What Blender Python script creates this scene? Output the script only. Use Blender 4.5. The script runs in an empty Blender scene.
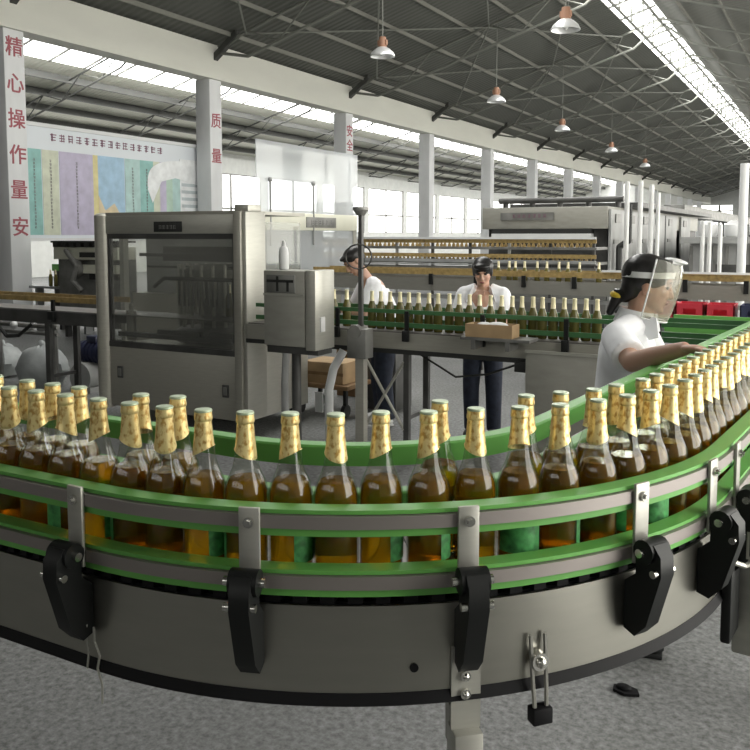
import bpy, bmesh, math, random
from mathutils import Vector, Matrix
R = math.radians
PI = math.pi
random.seed(7)
S = bpy.context.scene
COL = S.collection

# ------------------------------------------------------------------ camera
PITCH = R(5.0); TH = math.atan((838 - 375) / 840.0)
fw = Vector((-math.sin(TH) * math.cos(PITCH), math.cos(TH) * math.cos(PITCH), -math.sin(PITCH)))
rt = Vector((math.cos(TH), math.sin(TH), 0))
up = rt.cross(fw)
cam = bpy.data.cameras.new('camera'); cam_o = bpy.data.objects.new('camera', cam); COL.objects.link(cam_o)
M = Matrix((rt, up, -fw)).transposed().to_4x4(); M.translation = Vector((0, 0, 1.68))
cam_o.matrix_world = M
cam.sensor_width = 36; cam.lens = 840 / 750 * 36; cam.shift_y = -65.51 / 750
cam.clip_start = .05; cam.clip_end = 300
S.camera = cam_o
# ------------------------------------------------------------------ world, exposure
w = bpy.data.worlds.new('overcast_sky'); S.world = w; w.use_nodes = True
w.node_tree.nodes['Background'].inputs[0].default_value = (.92, .96, 1, 1)
w.node_tree.nodes['Background'].inputs[1].default_value = 1.0
S.view_settings.view_transform = 'Standard'; S.view_settings.look = 'None'
S.view_settings.gamma = 1; S.view_settings.use_curve_mapping = False
S.view_settings.exposure = 0.12
S.cycles.max_bounces = 12; S.cycles.transparent_max_bounces = 24
S.cycles.transmission_bounces = 10; S.cycles.glossy_bounces = 5; S.cycles.diffuse_bounces = 4
S.cycles.caustics_refractive = False; S.cycles.caustics_reflective = False
S.cycles.sample_clamp_indirect = 4
SKYLIGHT_EMIT = 5.0; WINDOW_EMIT = 3.2; SIDE_FILL_EMIT = 5.8

def area(name, loc, rot, sx, sy, power, colr=(1, 1, 1)):
    l = bpy.data.lights.new(name, 'AREA'); l.shape = 'RECTANGLE'; l.size = sx; l.size_y = sy; l.energy = power; l.color = colr
    o = bpy.data.objects.new(name, l); COL.objects.link(o); o.location = loc; o.rotation_euler = rot
    return o
# daylight falling through the roof skylights of the hall (just under the glazing)
area('skylight_daylight', (-5.55, 23, 8.1), (0, R(-17), 0), .9, 36, 1700, (1, .99, .95))
area('skylight_daylight_far', (-5.55, 68, 8.1), (0, R(-17), 0), .9, 50, 1500, (1, .99, .95))
area('bay_skylight_daylight', (-22.7, 56, 7.6), (0, R(17), 0), 1.4, 84, 5200, (1, .99, .95))

# ------------------------------------------------------------------ materials
def mat(name, col=(.5, .5, .5), rough=.5, metal=0, noise=None, bump=0, **kw):
    m = bpy.data.materials.new(name); m.use_nodes = True
    nt = m.node_tree; b = nt.nodes['Principled BSDF']
    b.inputs['Base Color'].default_value = (*col, 1); b.inputs['Roughness'].default_value = rough
    b.inputs['Metallic'].default_value = metal
    for k, v in kw.items(): b.inputs[k.replace('_', ' ')].default_value = v
    if noise:
        sc, amt, stretch = noise
        tc = nt.nodes.new('ShaderNodeTexCoord'); mp = nt.nodes.new('ShaderNodeMapping'); mp.inputs['Scale'].default_value = stretch
        n = nt.nodes.new('ShaderNodeTexNoise'); n.inputs['Scale'].default_value = sc; n.inputs['Detail'].default_value = 5
        r = nt.nodes.new('ShaderNodeValToRGB')
        r.color_ramp.elements[0].position = .3; r.color_ramp.elements[1].position = .7
        r.color_ramp.elements[0].color = (*[c * (1 - amt) for c in col], 1)
        r.color_ramp.elements[1].color = (*[min(1, c * (1 + amt)) for c in col], 1)
        nt.links.new(tc.outputs['Object'], mp.inputs[0]); nt.links.new(mp.outputs[0], n.inputs[0])
        nt.links.new(n.outputs[0], r.inputs[0]); nt.links.new(r.outputs[0], b.inputs['Base Color'])
        if bump:
            bp = nt.nodes.new('ShaderNodeBump'); bp.inputs['Strength'].default_value = bump; bp.inputs['Distance'].default_value = .01
            nt.links.new(n.outputs[0], bp.inputs['Height']); nt.links.new(bp.outputs[0], b.inputs['Normal'])
    return m

def emit(name, col, s):
    m = bpy.data.materials.new(name); m.use_nodes = True; nt = m.node_tree
    nt.nodes.remove(nt.nodes['Principled BSDF'])
    e = nt.nodes.new('ShaderNodeEmission'); e.inputs[0].default_value = (*col, 1); e.inputs[1].default_value = s
    nt.links.new(e.outputs[0], nt.nodes['Material Output'].inputs[0]); return m

def clear(name, tint, gloss_rough=.03, ior=1.45, haze=0.0, hazecol=(.9, .92, .92), gmul=1.0):
    """thin clear sheet: tinted transparency with Fresnel reflections and a little milkiness"""
    m = bpy.data.materials.new(name); m.use_nodes = True; nt = m.node_tree
    nt.nodes.remove(nt.nodes['Principled BSDF'])
    t = nt.nodes.new('ShaderNodeBsdfTransparent'); t.inputs[0].default_value = (*tint, 1)
    g = nt.nodes.new('ShaderNodeBsdfGlossy'); g.inputs['Roughness'].default_value = gloss_rough
    lw = nt.nodes.new('ShaderNodeLayerWeight'); lw.inputs[0].default_value = .5
    pw = nt.nodes.new('ShaderNodeMath'); pw.operation = 'POWER'; pw.inputs[1].default_value = 4.5
    f = nt.nodes.new('ShaderNodeMath'); f.operation = 'MULTIPLY_ADD'; f.inputs[1].default_value = .9 * gmul; f.inputs[2].default_value = ((ior - 1) / (ior + 1)) ** 2
    nt.links.new(lw.outputs['Facing'], pw.inputs[0]); nt.links.new(pw.outputs[0], f.inputs[0])
    mx = nt.nodes.new('ShaderNodeMixShader')
    nt.links.new(f.outputs[0], mx.inputs[0]); nt.links.new(t.outputs[0], mx.inputs[1]); nt.links.new(g.outputs[0], mx.inputs[2])
    out = mx.outputs[0]
    if haze:
        d = nt.nodes.new('ShaderNodeBsdfDiffuse'); d.inputs[0].default_value = (*hazecol, 1)
        tl = nt.nodes.new('ShaderNodeBsdfTranslucent'); tl.inputs[0].default_value = (*hazecol, 1)
        m1 = nt.nodes.new('ShaderNodeMixShader'); m1.inputs[0].default_value = .5
        nt.links.new(d.outputs[0], m1.inputs[1]); nt.links.new(tl.outputs[0], m1.inputs[2])
        m2 = nt.nodes.new('ShaderNodeMixShader'); m2.inputs[0].default_value = haze
        nt.links.new(out, m2.inputs[1]); nt.links.new(m1.outputs[0], m2.inputs[2]); out = m2.outputs[0]
    nt.links.new(out, nt.nodes['Material Output'].inputs[0]); return m

def floor_mat():
    m = mat('speckled_concrete', (.3, .3, .3), .6)
    nt = m.node_tree; b = nt.nodes['Principled BSDF']
    tc = nt.nodes.new('ShaderNodeTexCoord')
    n1 = nt.nodes.new('ShaderNodeTexNoise'); n1.inputs['Scale'].default_value = 38; n1.inputs['Detail'].default_value = 8; n1.inputs['Roughness'].default_value = .7
    n2 = nt.nodes.new('ShaderNodeTexNoise'); n2.inputs['Scale'].default_value = 1.3; n2.inputs['Detail'].default_value = 6
    r1 = nt.nodes.new('ShaderNodeValToRGB'); r1.color_ramp.elements[0].position = .36; r1.color_ramp.elements[1].position = .66
    r1.color_ramp.elements[0].color = (.08, .082, .08, 1); r1.color_ramp.elements[1].color = (.27, .275, .28, 1)
    r2 = nt.nodes.new('ShaderNodeValToRGB'); r2.color_ramp.elements[0].position = .3; r2.color_ramp.elements[1].position = .75
    r2.color_ramp.elements[0].color = (.72, .73, .7, 1); r2.color_ramp.elements[1].color = (1, 1, 1, 1)
    mx = nt.nodes.new('ShaderNodeMixRGB'); mx.blend_type = 'MULTIPLY'; mx.inputs[0].default_value = 1
    for n in (n1, n2): nt.links.new(tc.outputs['Object'], n.inputs[0])
    nt.links.new(n1.outputs[0], r1.inputs[0]); nt.links.new(n2.outputs[0], r2.inputs[0])
    nt.links.new(r1.outputs[0], mx.inputs[1]); nt.links.new(r2.outputs[0], mx.inputs[2]); nt.links.new(mx.outputs[0], b.inputs['Base Color'])
    bp = nt.nodes.new('ShaderNodeBump'); bp.inputs['Strength'].default_value = .15; bp.inputs['Distance'].default_value = .004
    nt.links.new(n1.outputs[0], bp.inputs['Height']); nt.links.new(bp.outputs[0], b.inputs['Normal'])
    return m

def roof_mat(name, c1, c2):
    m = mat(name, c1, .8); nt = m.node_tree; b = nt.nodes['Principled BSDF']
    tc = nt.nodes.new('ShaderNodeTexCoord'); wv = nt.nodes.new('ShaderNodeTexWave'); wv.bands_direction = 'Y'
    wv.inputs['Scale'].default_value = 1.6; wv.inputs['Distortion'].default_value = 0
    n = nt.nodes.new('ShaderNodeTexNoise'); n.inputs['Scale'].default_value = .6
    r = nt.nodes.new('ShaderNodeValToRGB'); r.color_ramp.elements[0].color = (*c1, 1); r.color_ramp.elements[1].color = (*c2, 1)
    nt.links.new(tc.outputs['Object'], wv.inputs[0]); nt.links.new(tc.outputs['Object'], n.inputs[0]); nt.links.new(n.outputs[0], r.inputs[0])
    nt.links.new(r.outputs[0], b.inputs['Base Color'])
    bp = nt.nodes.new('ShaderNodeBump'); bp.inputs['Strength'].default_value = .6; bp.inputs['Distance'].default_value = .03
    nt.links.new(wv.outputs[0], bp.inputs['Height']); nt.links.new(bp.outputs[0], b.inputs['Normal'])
    return m

def steel(name, c=(.38, .37, .325), rough=.42, metal=.35):
    m = mat(name, c, rough, metal, noise=(9, .05, (1, 1, 9)))
    return m

def gold_mat():
    m = mat('gold_foil', (.8, .6, .25), .42, .55); nt = m.node_tree; b = nt.nodes['Principled BSDF']
    tc = nt.nodes.new('ShaderNodeTexCoord'); mp = nt.nodes.new('ShaderNodeMapping'); mp.inputs['Scale'].default_value = (1, 1, .6)
    n = nt.nodes.new('ShaderNodeTexNoise'); n.inputs['Scale'].default_value = 150; n.inputs['Detail'].default_value = 2
    r = nt.nodes.new('ShaderNodeValToRGB'); r.color_ramp.elements[0].position = .36; r.color_ramp.elements[1].position = .52
    r.color_ramp.elements[0].color = (.60, .36, .10, 1); r.color_ramp.elements[1].color = (.93, .76, .36, 1)
    nt.links.new(tc.outputs['Object'], mp.inputs[0]); nt.links.new(mp.outputs[0], n.inputs[0]); nt.links.new(n.outputs[0], r.inputs[0]); nt.links.new(r.outputs[0], b.inputs['Base Color'])
    return m

MT = {}
MT['floor'] = floor_mat()
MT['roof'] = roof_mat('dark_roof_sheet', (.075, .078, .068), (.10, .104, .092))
MT['roof_bay_lit'] = roof_mat('window_lit_bay_sheet', (.44, .44, .38), (.55, .55, .48))  # paler than the main roof: daylight from the bay windows put into the colour
MT['roof_right_lit'] = roof_mat('skylit_right_sheet', (.13, .135, .12), (.18, .18, .16))  # lighter tone has the skylight's spill painted into this slope
MT['white_wall'] = mat('white_plaster', (.66, .67, .65), .85, noise=(3, .06, (1, 1, 1)))
MT['grey_wall'] = mat('grey_plaster', (.17, .17, .16), .85)
MT['pillar'] = mat('white_pillar_paint', (.72, .73, .74), .8, noise=(2.5, .07, (1, 1, .4)))
MT['fascia'] = mat('cream_fascia', (.66, .66, .60), .8, noise=(2, .05, (1, .3, 1)))
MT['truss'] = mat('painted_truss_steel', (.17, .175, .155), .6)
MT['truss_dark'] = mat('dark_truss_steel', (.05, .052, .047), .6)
MT['purlin'] = mat('purlin_steel', (.19, .19, .165), .6)
MT['sky'] = emit('skylight_glazing', (1, .995, .96), SKYLIGHT_EMIT)
MT['win'] = emit('bright_window', (1, .99, .95), WINDOW_EMIT)
MT['side'] = emit('side_fill_glow', (1, .975, .90), SIDE_FILL_EMIT)  # glow of the added, unseen right-hand windows
MT['front'] = emit('front_fill_glow', (1, .985, .93), 2.6)  # fill glow for openings added out of view behind the camera
MT['redpaint'] = mat('red_paint', (.36, .10, .12), .7)
MT['plumpaint'] = mat('plum_paint', (.22, .10, .15), .7)
MT['steel'] = steel('brushed_stainless')
MT['steel_dark'] = steel('dull_stainless', (.27, .265, .24), .45)
MT['steel_light'] = steel('light_stainless', (.46, .455, .41), .40, .5)
MT['skirt'] = mat('skirt_stainless', (.47, .46, .41), .33, .97, noise=(7, .035, (1, 1, 6)))
MT['alu'] = mat('rail_aluminium', (.33, .30, .285), .5, .7)
MT['green'] = mat('green_wear_strip', (.135, .40, .085), .45)
MT['green_dark'] = mat('dark_green_guide', (.05, .16, .055), .45)
MT['belt'] = mat('chain_plate', (.20, .19, .18), .45, .3)
MT['black'] = mat('black_plastic', (.010, .011, .011), .45, Specular_IOR_Level=.3)
MT['blackrub'] = mat('black_rubber', (.008, .008, .009), .6, Specular_IOR_Level=.15)
MT['dark'] = mat('dark_recess', (.018, .019, .018), .6)
MT['chrome'] = mat('bright_bolt', (.75, .74, .7), .22, 1)
MT['glass'] = clear('bottle_glass', (.87, .89, .85), .03, 1.60, haze=.008, hazecol=(.8, .82, .82), gmul=.7)
MT['beer'] = mat('amber_beer', (.88, .43, .005), .14, 0, Transmission_Weight=.88, IOR=1.33, Specular_IOR_Level=.15)
MT['gold'] = gold_mat()
MT['gold_far'] = mat('pale_gold_neck', (.92, .84, .56), .45, .1)
MT['amber_far'] = mat('amber_glass_body', (.13, .115, .03), .25)
MT['cap'] = mat('pale_green_cap', (.40, .48, .33), .4, .3)
MT['label'] = mat('green_label', (.07, .30, .09), .5, noise=(60, .5, (1, 1, 1)))
MT['label_cream'] = mat('cream_label', (.72, .62, .36), .5, noise=(50, .35, (1, 1, 1)))
MT['panel'] = mat('machine_pane', (.5, .5, .5), .1)
MT['pane'] = clear('guard_window', (.82, .83, .81), .04, 1.5, haze=.17, hazecol=(.60, .60, .57))  # painted haze lightens the dim machine interior behind the glass
MT['acrylic'] = clear('clear_acrylic', (.93, .95, .96), .03, 1.5, haze=.34, hazecol=(.95, .97, 1))  # white haze painted in for sky glare on the sheets
MT['visor'] = clear('face_shield_plastic', (.90, .90, .87), .08, 1.5, haze=.15, hazecol=(.80, .80, .72))
MT['box_grey'] = mat('painted_cabinet', (.33, .325, .29), .5, .2, noise=(6, .08, (1, 1, 3)))
MT['cream_panel'] = mat('cream_machine_panel', (.62, .62, .52), .5, noise=(3, .05, (1, 1, 1)))
MT['white_pipe'] = mat('white_pipe', (.70, .71, .71), .45)
MT['lightgrey'] = mat('light_grey_panel', (.30, .305, .30), .5, noise=(2.2, .25, (1, 1, 1)))
MT['midgrey'] = mat('mid_grey_metal', (.21, .21, .20), .5, .4, noise=(4, .3, (1, 1, 1)))
MT['darkgrey'] = mat('dark_grey_metal', (.07, .07, .068), .5, .3, noise=(4, .4, (1, 1, 1)))
MT['brown_band'] = mat('tan_guide_band', (.34, .24, .09), .55, noise=(20, .3, (1, 1, 1)))
MT['carton'] = mat('carton_card', (.42, .29, .16), .8, noise=(8, .12, (1, 1, 1)))
MT['carton_dark'] = mat('brown_carton', (.26, .16, .08), .8, noise=(8, .2, (1, 1, 1)))
MT['red_crate'] = mat('red_crate_plastic', (.50, .03, .05), .4)
MT['white_sack'] = mat('white_sack', (.36, .38, .38), .5, noise=(9, .15, (1, 1, 1)), bump=.6)
MT['blue_dark'] = mat('dark_blue_paint', (.025, .03, .07), .45)
MT['yellow'] = mat('yellow_plastic', (.75, .55, .04), .5)
MT['skin'] = mat('skin', (.56, .34, .25), .5, Subsurface_Weight=.1, Subsurface_Scale=.01)
MT['shirt'] = mat('white_shirt_cloth', (.86, .87, .90), .85, noise=(11, .05, (1, 1, 1)), bump=.35)
MT['hair'] = mat('black_hair', (.012, .011, .011), .4, noise=(60, .5, (1, 1, .1)))
MT['trousers'] = mat('dark_blue_trousers', (.02, .026, .045), .85, noise=(20, .3, (1, 1, 1)))
MT['shoe'] = mat('pale_shoe', (.6, .6, .6), .6)
MT['eye'] = mat('eye_dark', (.02, .015, .012), .3)
MT['lip'] = mat('lip', (.36, .14, .13), .5)
MT['lamp_shade'] = mat('spun_aluminium_shade', (.78, .79, .79), .35, .5)
MT['lamp_top'] = mat('rust_brown_ballast', (.30, .16, .10), .6)
MT['board'] = mat('white_board_print', (.72, .76, .80), .45)
PANELCOL = dict(teal=(.26, .50, .47), cream=(.60, .63, .50), lilac=(.50, .46, .60), yellow=(.70, .62, .30), sky=(.36, .54, .70), sand=(.66, .55, .36), aqua=(.42, .60, .58), mint=(.44, .60, .50), grey=(.52, .58, .60), white=(.82, .84, .85))
for k, v in PANELCOL.items(): MT['p_' + k] = mat('print_' + k, v, .45, noise=(5, .12, (1, 1, 1)))

# ------------------------------------------------------------------ mesh helpers
class MB:
    def __init__(s): s.bm = bmesh.new(); s.mi = 0
    def _f(s, vs, smooth=False):
        try:
            f = s.bm.faces.new(vs); f.material_index = s.mi; f.smooth = smooth; return f
        except ValueError: return None
    def box(s, a, b, bev=0, Mx=None):
        x0, y0, z0 = [min(p, q) for p, q in zip(a, b)]; x1, y1, z1 = [max(p, q) for p, q in zip(a, b)]
        if not bev:
            co = [(x0, y0, z0), (x1, y0, z0), (x1, y1, z0), (x0, y1, z0), (x0, y0, z1), (x1, y0, z1), (x1, y1, z1), (x0, y1, z1)]
            v = [s.bm.verts.new(Mx @ Vector(c) if Mx else c) for c in co]
            for q in ((3, 2, 1, 0), (4, 5, 6, 7), (0, 1, 5, 4), (1, 2, 6, 5), (2, 3, 7, 6), (3, 0, 4, 7)): s._f([v[i] for i in q])
        else:
            b2 = bmesh.new(); bmesh.ops.create_cube(b2, size=1)
            for v in b2.verts: v.co = Vector(((x0 + x1) / 2 + v.co.x * (x1 - x0), (y0 + y1) / 2 + v.co.y * (y1 - y0), (z0 + z1) / 2 + v.co.z * (z1 - z0)))
            bmesh.ops.bevel(b2, geom=list(b2.edges), offset=bev, segments=2, affect='EDGES', profile=.5)
            s.merge(b2, Mx)
        return s
    def merge(s, b2, Mx=None):
        b2.verts.index_update(); mp = [s.bm.verts.new(Mx @ v.co if Mx else v.co) for v in b2.verts]
        for f in b2.faces:
            g = s._f([mp[v.index] for v in f.verts], f.smooth)
        b2.free(); return s
    def prism(s, poly, axis, a, b, Mx=None):
        """2D polygon extruded along axis ('x','y','z') from a to b"""
        def P(p, t):
            c = {'x': (t, p[0], p[1]), 'y': (p[0], t, p[1]), 'z': (p[0], p[1], t)}[axis]
            return Mx @ Vector(c) if Mx else Vector(c)
        A = [s.bm.verts.new(P(p, a)) for p in poly]; B = [s.bm.verts.new(P(p, b)) for p in poly]; n = len(poly)
        s._f(A[::-1]); s._f(B)
        for i in range(n): s._f([A[i], A[(i + 1) % n], B[(i + 1) % n], B[i]])
        return s
    def cone(s, p0, p1, r0, r1, n=14, caps=True):
        p0, p1 = Vector(p0), Vector(p1); d = (p1 - p0).normalized()
        u = d.orthogonal().normalized(); v = d.cross(u)
        rings = []
        for p, r in ((p0, r0), (p1, r1)):
            rings.append([s.bm.verts.new(p + (u * math.cos(2 * PI * i / n) + v * math.sin(2 * PI * i / n)) * max(r, 1e-5)) for i in range(n)])
        for i in range(n): s._f([rings[0][i], rings[0][(i + 1) % n], rings[1][(i + 1) % n], rings[1][i]], True)
        if caps: s._f(rings[0][::-1]); s._f(rings[1])
        return s
    def cyl(s, p0, p1, r, n=14): return s.cone(p0, p1, r, r, n)
    def ball(s, c, r, n=16, Mx=None):
        if not hasattr(r, '__len__'): r = (r, r, r)
        b2 = bmesh.new(); bmesh.ops.create_uvsphere(b2, u_segments=n, v_segments=max(6, n // 2 + 2), radius=1)
        for v in b2.verts:
            q = Vector((v.co.x * r[0], v.co.y * r[1], v.co.z * r[2]))
            v.co = (Mx @ q if Mx else q) + Vector(c)
        for f in b2.faces: f.smooth = True
        return s.merge(b2)
    def tube(s, pts, r, n=8):
        pts = [Vector(p) for p in pts]
        for i in range(len(pts) - 1): s.cone(pts[i], pts[i + 1], r, r, n)
        for p in pts[1:-1]: s.ball(p, r, 8)
        return s
    def lathe(s, prof, n=20, c=(0, 0, 0), mis=None, cut=None, close=True):
        rings = []
        for k, (r, z) in enumerate(prof):
            ring = []
            for i in range(n):
                a = 2 * PI * i / n; zz = z
                if cut and k == cut[0]: zz = z + cut[1] * math.cos(a)
                ring.append(s.bm.verts.new((c[0] + max(r, 1e-5) * math.cos(a), c[1] + max(r, 1e-5) * math.sin(a), c[2] + zz)))
            rings.append(ring)
        for k in range(len(rings) - 1):
            if mis: s.mi = mis[k]
            for i in range(n): s._f([rings[k][i], rings[k][(i + 1) % n], rings[k + 1][(i + 1) % n], rings[k + 1][i]], True)
        if close: s._f(rings[0][::-1]); s._f(rings[-1])
        return s
    def build(s, name, m, parent=None, sharp=True):
        bmesh.ops.recalc_face_normals(s.bm, faces=s.bm.faces)
        me = bpy.data.meshes.new(name); s.bm.to_mesh(me); s.bm.free()
        for k in (m if isinstance(m, (list, tuple)) else [m]): me.materials.append(MT[k] if isinstance(k, str) else k)
        if sharp and hasattr(me, 'set_sharp_from_angle'):
            try: me.set_sharp_from_angle(angle=R(40))
            except Exception: pass
        o = bpy.data.objects.new(name, me); COL.objects.link(o)
        if parent: o.parent = parent
        return o

def tag(o, label=None, cat=None, group=None, kind=None):
    if label: o['label'] = label
    if cat: o['category'] = cat
    if group: o['group'] = group
    if kind: o['kind'] = kind
    return o
def thing(name, loc, label, cat, group=None, rz=0):
    o = bpy.data.objects.new(name, None); o.empty_display_size = .1; COL.objects.link(o)
    o.location = loc; o.rotation_euler = (0, 0, rz)
    return tag(o, label, cat, group)
def rebase(o):
    """child meshes were drawn in world coordinates: keep them there under a placed Empty"""
    inv = Matrix.Translation(o.location) @ Matrix.Rotation(o.rotation_euler.z, 4, 'Z')
    inv = inv.inverted()
    for c in o.children: c.matrix_parent_inverse = inv
def struct(o): o['kind'] = 'structure'; return o
def copy_tree(o, parent=None):
    c = o.copy(); COL.objects.link(c)
    if parent: c.parent = parent
    for ch in list(o.children): copy_tree(ch, c)
    return c
ORD = ['first', 'second', 'third', 'fourth', 'fifth', 'sixth', 'seventh', 'eighth', 'ninth', 'tenth', 'eleventh', 'twelfth', 'thirteenth', 'fourteenth', 'fifteenth', 'sixteenth', 'seventeenth', 'eighteenth', 'nineteenth']
TENS = ['', '', 'twenty', 'thirty', 'forty', 'fifty', 'sixty']
TENTH = ['', '', 'twentieth', 'thirtieth', 'fortieth', 'fiftieth', 'sixtieth']
def ordinal(i):
    if i < 19: return ORD[i]
    n = i + 1
    return TENTH[n // 10] if n % 10 == 0 else TENS[n // 10] + '-' + ORD[n % 10 - 1]

def text_mesh(name, body, m, parent, Mx, h, thick=.002, off=0):
    c = bpy.data.curves.new(name, 'FONT'); c.body = body; c.size = h; c.extrude = thick; c.offset = off; c.align_x = 'CENTER'; c.align_y = 'CENTER'
    t = bpy.data.objects.new(name, c); COL.objects.link(t)
    bpy.context.view_layer.update()
    dg = bpy.context.evaluated_depsgraph_get()
    me = bpy.data.meshes.new_from_object(t.evaluated_get(dg)); bpy.data.objects.remove(t)
    me.transform(Mx); me.materials.clear(); me.materials.append(MT[m])
    o = bpy.data.objects.new(name, me); COL.objects.link(o)
    if parent: o.parent = parent
    return o

def strokes(name, m, parent, org, ux, uy, h, n, pitch, seed, nrm, vert=False):
    """a run of small illegible block glyphs on a sign"""
    rnd = random.Random(seed); mb = MB(); org, ux, uy, nrm = map(Vector, (org, ux, uy, nrm))
    Mx = Matrix((ux, uy, nrm)).transposed().to_4x4()
    for i in range(n):
        c = org + (uy * (-i * pitch) if vert else ux * (i * pitch)); T = Matrix.Translation(c) @ Mx
        for k in range(3):
            y = -h / 2 + h * (k + .5) / 3 + rnd.uniform(-.05, .05) * h; wd = h * rnd.uniform(.3, .48)
            mb.box((-wd, y - h * .06, 0), (wd, y + h * .06, .004), Mx=T)
        for k in range(2):
            x = rnd.uniform(-.35, .35) * h; mb.box((x - h * .05, -h * .48, 0), (x + h * .05, h * .48, .004), Mx=T)
    return mb.build(name, m, parent)

# ================================================================== THE HALL
PX = -12.9                       # pillar line between this hall and the next bay
PY = [10.05, 15.45, 21.5, 27.2, 33.1, 38.9, 45.0, 51, 57, 63, 69, 75, 81, 87, 93]
Y0, Y1 = -8, 100
EAVE, RIDGE, XR, XE = 6.05, 8.42, -5.0, 2.9
def zr(x): return RIDGE - .3 * abs(x - XR)
BRX = -20.8
def zb(x): return RIDGE - .3 * abs(x - BRX)

mb = MB(); mb.box((-30, Y0 - .2, -.2), (3.4, Y1 + .2, 0)); struct(mb.build('floor', 'floor'))
def roof_strip(name, x0, x1, zf, m, y0=Y0, y1=Y1, t=.08):
    b = MB(); b.prism([(x0, zf(x0)), (x1, zf(x1)), (x1, zf(x1) + t), (x0, zf(x0) + t)], 'y', y0, y1)
    return struct(b.build(name, m))
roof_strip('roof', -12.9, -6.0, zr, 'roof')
roof_strip('roof', -5.0, 3.2, zr, 'roof_right_lit')
roof_strip('roof', -21.7, -12.9, zb, 'roof_bay_lit')
roof_strip('roof', -30, -23.6, zb, 'roof_bay_lit')
roof_strip('roof', -6.0, -5.0, zr, 'roof', Y0, 4); roof_strip('roof', -23.6, -21.7, zb, 'roof_bay_lit', Y0, 13)  # unseen strips added to close the skylights and darken the foreground
# skylight glazing, one strip per hall
struct(roof_strip('window_1', -6.0, -5.0, zr, 'sky', 4))
struct(roof_strip('window_2', -23.6, -21.7, zb, 'sky', 13))
# glazing bars over the skylights
for k, (xa, xb, zf) in enumerate(((-6.0, -5.0, zr), (-23.6, -21.7, zb))):
    b = MB(); y = 8.0
    while y < 98:
        b.prism([(xa, zf(xa) - .05), (xb, zf(xb) - .05), (xb, zf(xb) - .002), (xa, zf(xa) - .002)], 'y', y, y + .08); y += 1.5
    struct(b.build('trim_%d' % (k + 1), 'truss'))
# walls
def wall_with_windows(name, axis, c, t, u0, u1, z1, holes, m):
    """wall slab with rectangular openings; u runs along the wall"""
    b = MB()
    def bx(ua, ub, za, zb_):
        if ub - ua < 1e-4 or zb_ - za < 1e-4: return
        if axis == 'x': b.box((c, ua, za), (c + t, ub, zb_))
        else: b.box((ua, c, za), (ub, c + t, zb_))
    us = u0
    for (ha, hb, za, zb_) in holes:
        bx(us, ha, 0, z1); bx(ha, hb, 0, za); bx(ha, hb, zb_, z1); us = hb
    bx(us, u1, 0, z1)
    return struct(b.build(name, m))
holes = [(y, y + 5.3, 1.9, 5.0) for y in [15.8 + 5.9 * k for k in range(14)]]
wall_with_windows('wall_left', 'x', -28.9, .2, Y0, Y1, 6.4, holes, 'white_wall')
wn = 3
for (a, b_, za, zb_) in holes:
    fr = MB()
    for q in range(3): u = a + (b_ - a) * q / 2; fr.box((-28.86, u - .05, za), (-28.74, u + .05, zb_))
    for z in (za, za + 1.25, zb_): fr.box((-28.86, a, z - .05), (-28.74, b_, z + .05))
    f = struct(fr.build('window_%d' % wn, 'midgrey'))
    g = MB(); g.box((-28.85, a, za), (-28.82, b_, zb_)); g.build('window_pane', 'win', f); wn += 1
holes = [(y, y + 4.9, .25, 4.7) for y in [.8 + 5.9 * k for k in range(13)]]  # unseen windows added as fill light from the right
wall_with_windows('wall_right', 'x', 2.95, .2, Y0, Y1, 6.05, holes, 'white_wall')
for (a, b_, za, zb_) in holes:
    fr = MB()
    for q in range(4): u = a + (b_ - a) * q / 3; fr.box((2.98, u - .05, za), (3.1, u + .05, zb_))
    for z in (za, zb_): fr.box((2.98, a, z - .05), (3.1, b_, z + .05))
    f = struct(fr.build('window_%d' % wn, 'midgrey'))
    g = MB(); g.box((3.04, a, za), (3.07, b_, zb_)); g.build('window_pane', 'side', f); wn += 1
holes = [(-27, -17, 2.0, 5.0), (-15.1, -10.4, 2.75, 5.05), (-8, -3, 2.6, 5.0)]
wall_with_windows('wall_back', 'y', Y1, .2, -28.9, 3.1, 8.6, holes, 'white_wall')
for (a, b_, za, zb_) in holes:
    fr = MB(); fr.box((a, Y1 - .02, za), (a + .2, Y1 + .1, zb_)); fr.box(((a + b_) / 2 + .9, Y1 - .02, za), ((a + b_) / 2 + 1.1, Y1 + .1, zb_)); fr.box((a, Y1 - .02, zb_ - .7), (b_, Y1 + .1, zb_ - .55))
    f = struct(fr.build('window_%d' % wn, 'midgrey'))
    g = MB(); g.box((a, Y1 + .05, za), (b_, Y1 + .08, zb_)); g.build('window_pane', 'win', f); wn += 1
holes = [(-12.4 + 3 * k, -9.9 + 3 * k, 4.0, 5.8) for k in range(5)]  # high unseen windows, added only for soft diffuse light
wall_with_windows('wall_front', 'y', Y0 - .2, .2, -28.9, 3.1, 8.6, holes, 'grey_wall')
for (a, b_, za, zb_) in holes:
    fr = MB()
    for u in (a, (a + b_) / 2, b_): fr.box((u - .04, Y0 - .12, za), (u + .04, Y0 - .02, zb_))
    f = struct(fr.build('window_%d' % wn, 'midgrey'))
    g = MB(); g.box((a, Y0 - .1, za), (b_, Y0 - .07, zb_)); g.build('window_pane', 'front', f); wn += 1
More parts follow.
